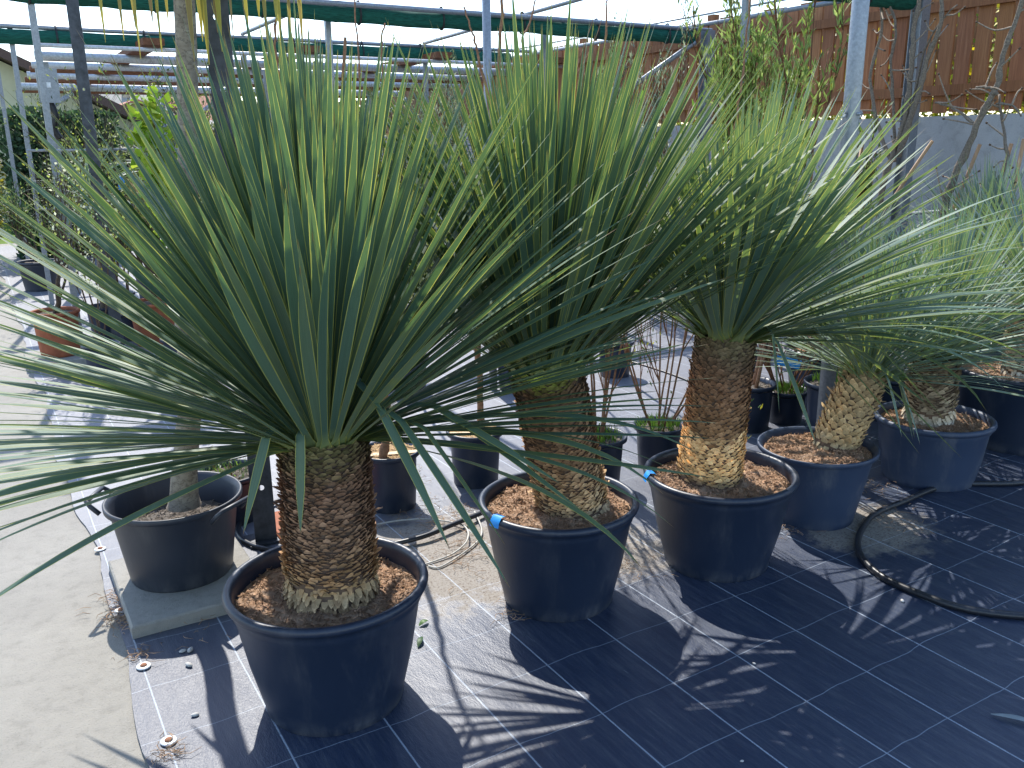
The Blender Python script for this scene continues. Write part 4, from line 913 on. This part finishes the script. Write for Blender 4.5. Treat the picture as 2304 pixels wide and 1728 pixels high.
# ------------------------------------------------------------------ nails, stones, leaf litter
for k, (px, py) in enumerate([(365, 1605), (311, 1443), (217, 1189), (155, 1010), (262, 1320)]):
    p = gp(px, py, .006); t = thing('ground_nail', ['rusty nail with white washer nearest the bottom edge', 'rusty nail with white washer left of the slab shadow', 'nail with pale washer on the fabric edge left of the tub', 'small nail with pale washer farthest up the fabric edge', 'rusty nail among dry litter beside the slab corner'][k], 'nail', (p.x, p.y, .012 if k != 4 else .008), 'nails pinning the ground cover edge')
    mb = MB(); mb.lathe([(.0085, .002), (.012, .004), (.021, .003), (.022, .0005), (.0, .0)], 20); mb.build('washer', M_white, t); mb = MB(); mb.lathe([(.0001, .0075), (.009, .0072), (.0105, .005), (.009, .003)], 14); mb.build('nail_head', M_rustnail, t)
q = random.Random(77)
def stone(label, px, py, s, k):
    p = gp(px, py, .008); mb = MB(); rows = []
    for i in range(6):
        ph = -math.pi/2+math.pi*i/5; rows.append([(math.cos(ph)*math.cos(a)*s*(1+.35*noise.noise(Vector((math.cos(a)*1.5, k*3.1, i)))), math.cos(ph)*math.sin(a)*s*.6, math.sin(ph)*s*.4+s*.3) for a in [2*math.pi*j/9 for j in range(9)]])
    mb.grid(rows, (1, 1, 1), True); o = mb.build('stone', M_stone, loc=(p.x, p.y, .008)); o.rotation_euler.z = k; tag(o, label, 'stone', 'stone chips on the ground cover')
for k, (l, px, py, s) in enumerate([('pale flat stone chip below the slab, left of a pair', 395, 1408, .012), ('pale pointed stone chip touching another below the slab', 411, 1406, .014), ('lone white stone chip just outside the tub shadow', 408, 1438, .014), ('grey pebble low on the fabric between nail and nearest pot', 422, 1546, .012), ('pale round pebble beside the thick hose loop', 1949, 1299, .010), ('tiny pale pebble right of the second pot shadow', 1629, 1434, .006), ('orange-brown pebble on a white thread near the bottom edge', 1603, 1645, .006), ('dark crumb of soil on the sand between the first two pots', 1074, 1213, .008)]): stone(l, px, py, s, k)
# dry litter: stuff
mb = MB()
def litter(cx, cy, sx, sy, n, L_=.045, c0=(2.2, 2.6, 2.7)):
    for _ in range(n):
        x, y = cx+q.gauss(0, sx), cy+q.gauss(0, sy); a = q.uniform(0, 6.28); L = L_*q.uniform(.3, 1.3); z = .011+q.uniform(0, .01)
        P = [Vector((x, y, z)), Vector((x+math.cos(a)*L*.5, y+math.sin(a)*L*.5, z+q.uniform(0, .008))), Vector((x+math.cos(a+.5)*L, y+math.sin(a+.5)*L, z))]
        mb.tube(P, [.0009, .0009, .0004], 4, hsv(c0, .4, q))
for (px, py, s, n) in [(268, 1300, .04, 110), (262, 1345, .03, 90), (370, 1630, .02, 40), (400, 1340, .06, 40), (960, 1120, .09, 160), (1000, 1200, .07, 90), (880, 1040, .06, 60), (1340, 1230, .06, 60), (300, 1425, .02, 30), (1100, 1330, .03, 20), (1930, 1130, .06, 50), (1880, 1060, .07, 60), (1690, 1150, .04, 30)]:
    p = gp(px, py); litter(p.x, p.y, s, s*1.3, n)
tag(mb.build('dry_litter', M_stem), 'dry needles and plant litter scattered on the fabric and sand', 'litter', None, 'stuff')
# dead fallen leaves
def fallen(label, a, b_, w_, c, name='fallen_leaf'):
    A, B = gp(*a, .012), gp(*b_, .014); d = B-A; sd = Vector((-d.y, d.x, 0)).normalized(); rows = []
    for i in range(9):
        s = i/8; p = A+d*s+Vector((0, 0, .008*math.sin(s*3.1))); wv = w_*math.sin(math.pi*min(1, s*.9+.06))*.5; rows.append([p-sd*wv, p+Vector((0, 0, wv*.3)), p+sd*wv])
    m2 = MB(); m2.grid(rows, c); tag(m2.build(name, M_leafs), label, 'leaf')
fallen('pale fallen sword leaf at the right edge near the bottom', (2140, 1542), (2260, 1570), .022, (.36, .42, .44))
fallen('small green fallen leaf right of the nearest pot', (905, 1352), (925, 1340), .02, (.12, .24, .06))
fallen('darker green fallen leaf against the nearest pot', (903, 1398), (912, 1375), .018, (.06, .14, .05))

# ------------------------------------------------------------------ far background
M_cream = simple('cream_render', (.55, .52, .36), .9, .2, 0, 3, .08, .1); M_roof = simple('clay_roof_tiles', (.40, .19, .13), .85, .2, 0, 8, .25, .4, .05, scale=(1, 6, 1)); M_brownroof = simple('brown_eaves', (.10, .06, .05), .8)
M_glass = simple('window_glass', (.06, .08, .11), .1, .8, 0, 2, .1, 0); M_beige = simple('beige_render', (.46, .40, .31), .9, .2, 0, 3, .08, .1)
def house(label, p, w_, d, h, roofh, wm, rm, ang=0, ridge='x', wins=(), over=.3):
    t = thing('house', label, 'house', p, 'houses beyond the nursery'); t.rotation_euler.z = ang; mb = MB()
    if ridge == 'y':      # gable faces -Y
        for y in (0, d):
            b = len(mb.v); mb.v.extend([(-w_/2, y, 0), (w_/2, y, 0), (w_/2, y, h), (0, y, h+roofh), (-w_/2, y, h)]); mb.face((b, b+1, b+2, b+3, b+4))
        for x in (-w_/2, w_/2): b = len(mb.v); mb.v.extend([(x, 0, 0), (x, d, 0), (x, d, h), (x, 0, h)]); mb.face((b, b+1, b+2, b+3))
        mb.build('wall', wm, t, smooth=False); rb = MB(); k = (w_/2+over)/(w_/2)
        for s in (-1, 1):
            for (dz) in (0,):
                b = len(rb.v); x1 = s*w_/2*k; z1 = h+roofh-roofh*k
                rb.v.extend([(0, -over, h+roofh+.04), (x1, -over, z1+.04), (x1, d+over, z1+.04), (0, d+over, h+roofh+.04), (0, -over, h+roofh+.24), (x1, -over, z1+.24), (x1, d+over, z1+.24), (0, d+over, h+roofh+.24)])
                for f in ((0, 1, 2, 3), (4, 5, 6, 7), (0, 1, 5, 4), (1, 2, 6, 5), (2, 3, 7, 6)): rb.face(tuple(b+i for i in f))
        ro = rb.build('roof', rm, t, smooth=False)
    else:
        mb.box(-w_/2, w_/2, 0, d, 0, h); mb.build('wall', wm, t, smooth=False); rb = MB(); b = len(rb.v)
        rb.v.extend([(-w_/2-over, -over, h+.003), (w_/2+over, -over, h+.003), (w_/2+over-.5, d/2, h+roofh), (-w_/2-over+.5, d/2, h+roofh), (-w_/2-over, d+over, h+.003), (w_/2+over, d+over, h+.003)])
        for f in ((0, 1, 2, 3), (3, 2, 5, 4), (0, 3, 4), (1, 5, 2), (0, 4, 5, 1)): rb.face(tuple(b+i for i in f))
        ro = rb.build('roof', rm, t, smooth=False)
        c = MB(); c.box(w_*.2, w_*.2+.5, d*.3, d*.3+.5, h+.2, h+roofh+.5); c.build('chimney', wm, ro, smooth=False)
    for (x, z, ww, hh_) in wins:
        m2 = MB(); m2.box(x-ww/2, x+ww/2, -.03, -.005, z, z+hh_); f = m2.build('window', M_white, t, smooth=False); m3 = MB(); m3.box(x-ww/2+.06, x+ww/2-.06, -.04, -.0325, z+.06, z+hh_-.06); m3.build('pane', M_glass, f, smooth=False)
    return t
H1 = yp(150, 330, 23)
house('cream house with brown sloping eaves behind the dark hedge at the left', (-1.9, 23, -1.0), 13.0, 8, 2.6, 3.3, M_cream, M_brownroof, 0, 'y', [(5.4, 2.3, .7, .5)], .5)
house('small beige gabled house with one window seen through the yucca tips', (yp(300, 280, 60).x, 60, -3.5), 9, 9, 5.8, 2.0, M_beige, M_roof, 0, 'y', [(.8, 4.0, 1.5, 1.3)], .5)
house('far pink-roofed house behind the small gabled one', (yp(295, 250, 85).x, 85, -3.5), 14, 9, 8.5, 2.6, M_beige, M_roof, 0, 'x', (), .4)
house('far house with a striped pale roof right of the cream house', (yp(222, 240, 70).x, 70, -3.5), 9, 8, 7.2, 2.4, M_beige, M_slab, 0, 'x', (), .4)
house('far red-roofed house right of the dark steel post', (yp(600, 250, 75).x, 75, -3.5), 10, 9, 5.9, 1.9, M_beige, M_roof, 0, 'x', (), .4)
house('far grey house directly left of the dark steel post', (yp(455, 250, 70).x, 70, -3.5), 7, 8, 6.4, .8, M_wall, M_slab, 0, 'x', (), .3)
HZ = [(.045, .075, .055), (.06, .09, .07), (.05, .07, .06)]
bush('cedar_tree', 'flat-topped dark cedar on the skyline left of the gabled house', 'tree', (yp(240, 240, 95).x, 95, 4.0), (4.2, 3, 3.2), 2600, .8, .45, HZ, 90, corec=(.03, .04, .035))
for k, (px, s, hh) in enumerate([(330, 6, 3.2), (378, 7, 3.0), (420, 6, 3.4), (500, 6, 3.4), (545, 7, 3.6), (640, 8, 3.4), (700, 8, 3.2), (760, 8, 3.6), (850, 8, 4.2), (930, 9, 4.6)]):
    bush('far_tree', ['round hazy tree on the skyline, first right of the cedar', 'hazy tree on the skyline, second right of the cedar', 'hazy tree on the skyline behind the tall trunk', 'hazy tree on the skyline just left of the dark post', 'hazy tree on the skyline just right of the dark post', 'hazy tree on the skyline behind the red roof', 'hazy skyline tree above the nearest yucca centre, left', 'hazy skyline tree above the nearest yucca centre, right', 'hazy skyline tree left of the second yucca crown', 'hazy skyline tree behind the second yucca crown'][k], 'tree', (yp(px, 250, 110).x, 110+3*math.sin(k*4), hh-1), (s*.75, 4, 4), 1500, .9, .6, HZ, 91+k, corec=(.03, .045, .035), group='hazy trees on the skyline')
for k, (px, Y, z, s) in enumerate([(255, 19, 1.0, (1.2, .8, .9)), (300, 21, .7, (1.4, .9, 1.0)), (375, 20, .7, (1.3, .9, .9)), (440, 22, .9, (1.5, .9, 1.)), (560, 20, .9, (1.6, .9, 1.)), (640, 21, .9, (1.6, .9, 1.)), (760, 21, 1., (1.8, 1, 1.)), (870, 21, 1.1, (1.8, 1, 1.1)), (980, 20, 1.2, (1.8, 1, 1.2))]):
    bush('garden_shrub', ['feathery green shrub right of the dark hedge', 'low green shrub before the gabled house', 'olive green shrub behind the lime-leaved sapling', 'green shrub left of the dark steel post, beyond the trellis', 'green shrub right of the dark steel post, beyond the trellis', 'green shrub beyond the trellis under the red roof', 'green shrub beyond the trellis at the photo centre left', 'green shrub beyond the trellis near the round pole', 'green shrub beyond the trellis behind the second yucca'][k], 'shrub', (yp(px, 300, Y).x, Y, z), s, 2200, .10, .05, [(.10, .16, .04), (.16, .22, .05), (.07, .11, .03)], 120+k, group='green shrubs beyond the trellis')
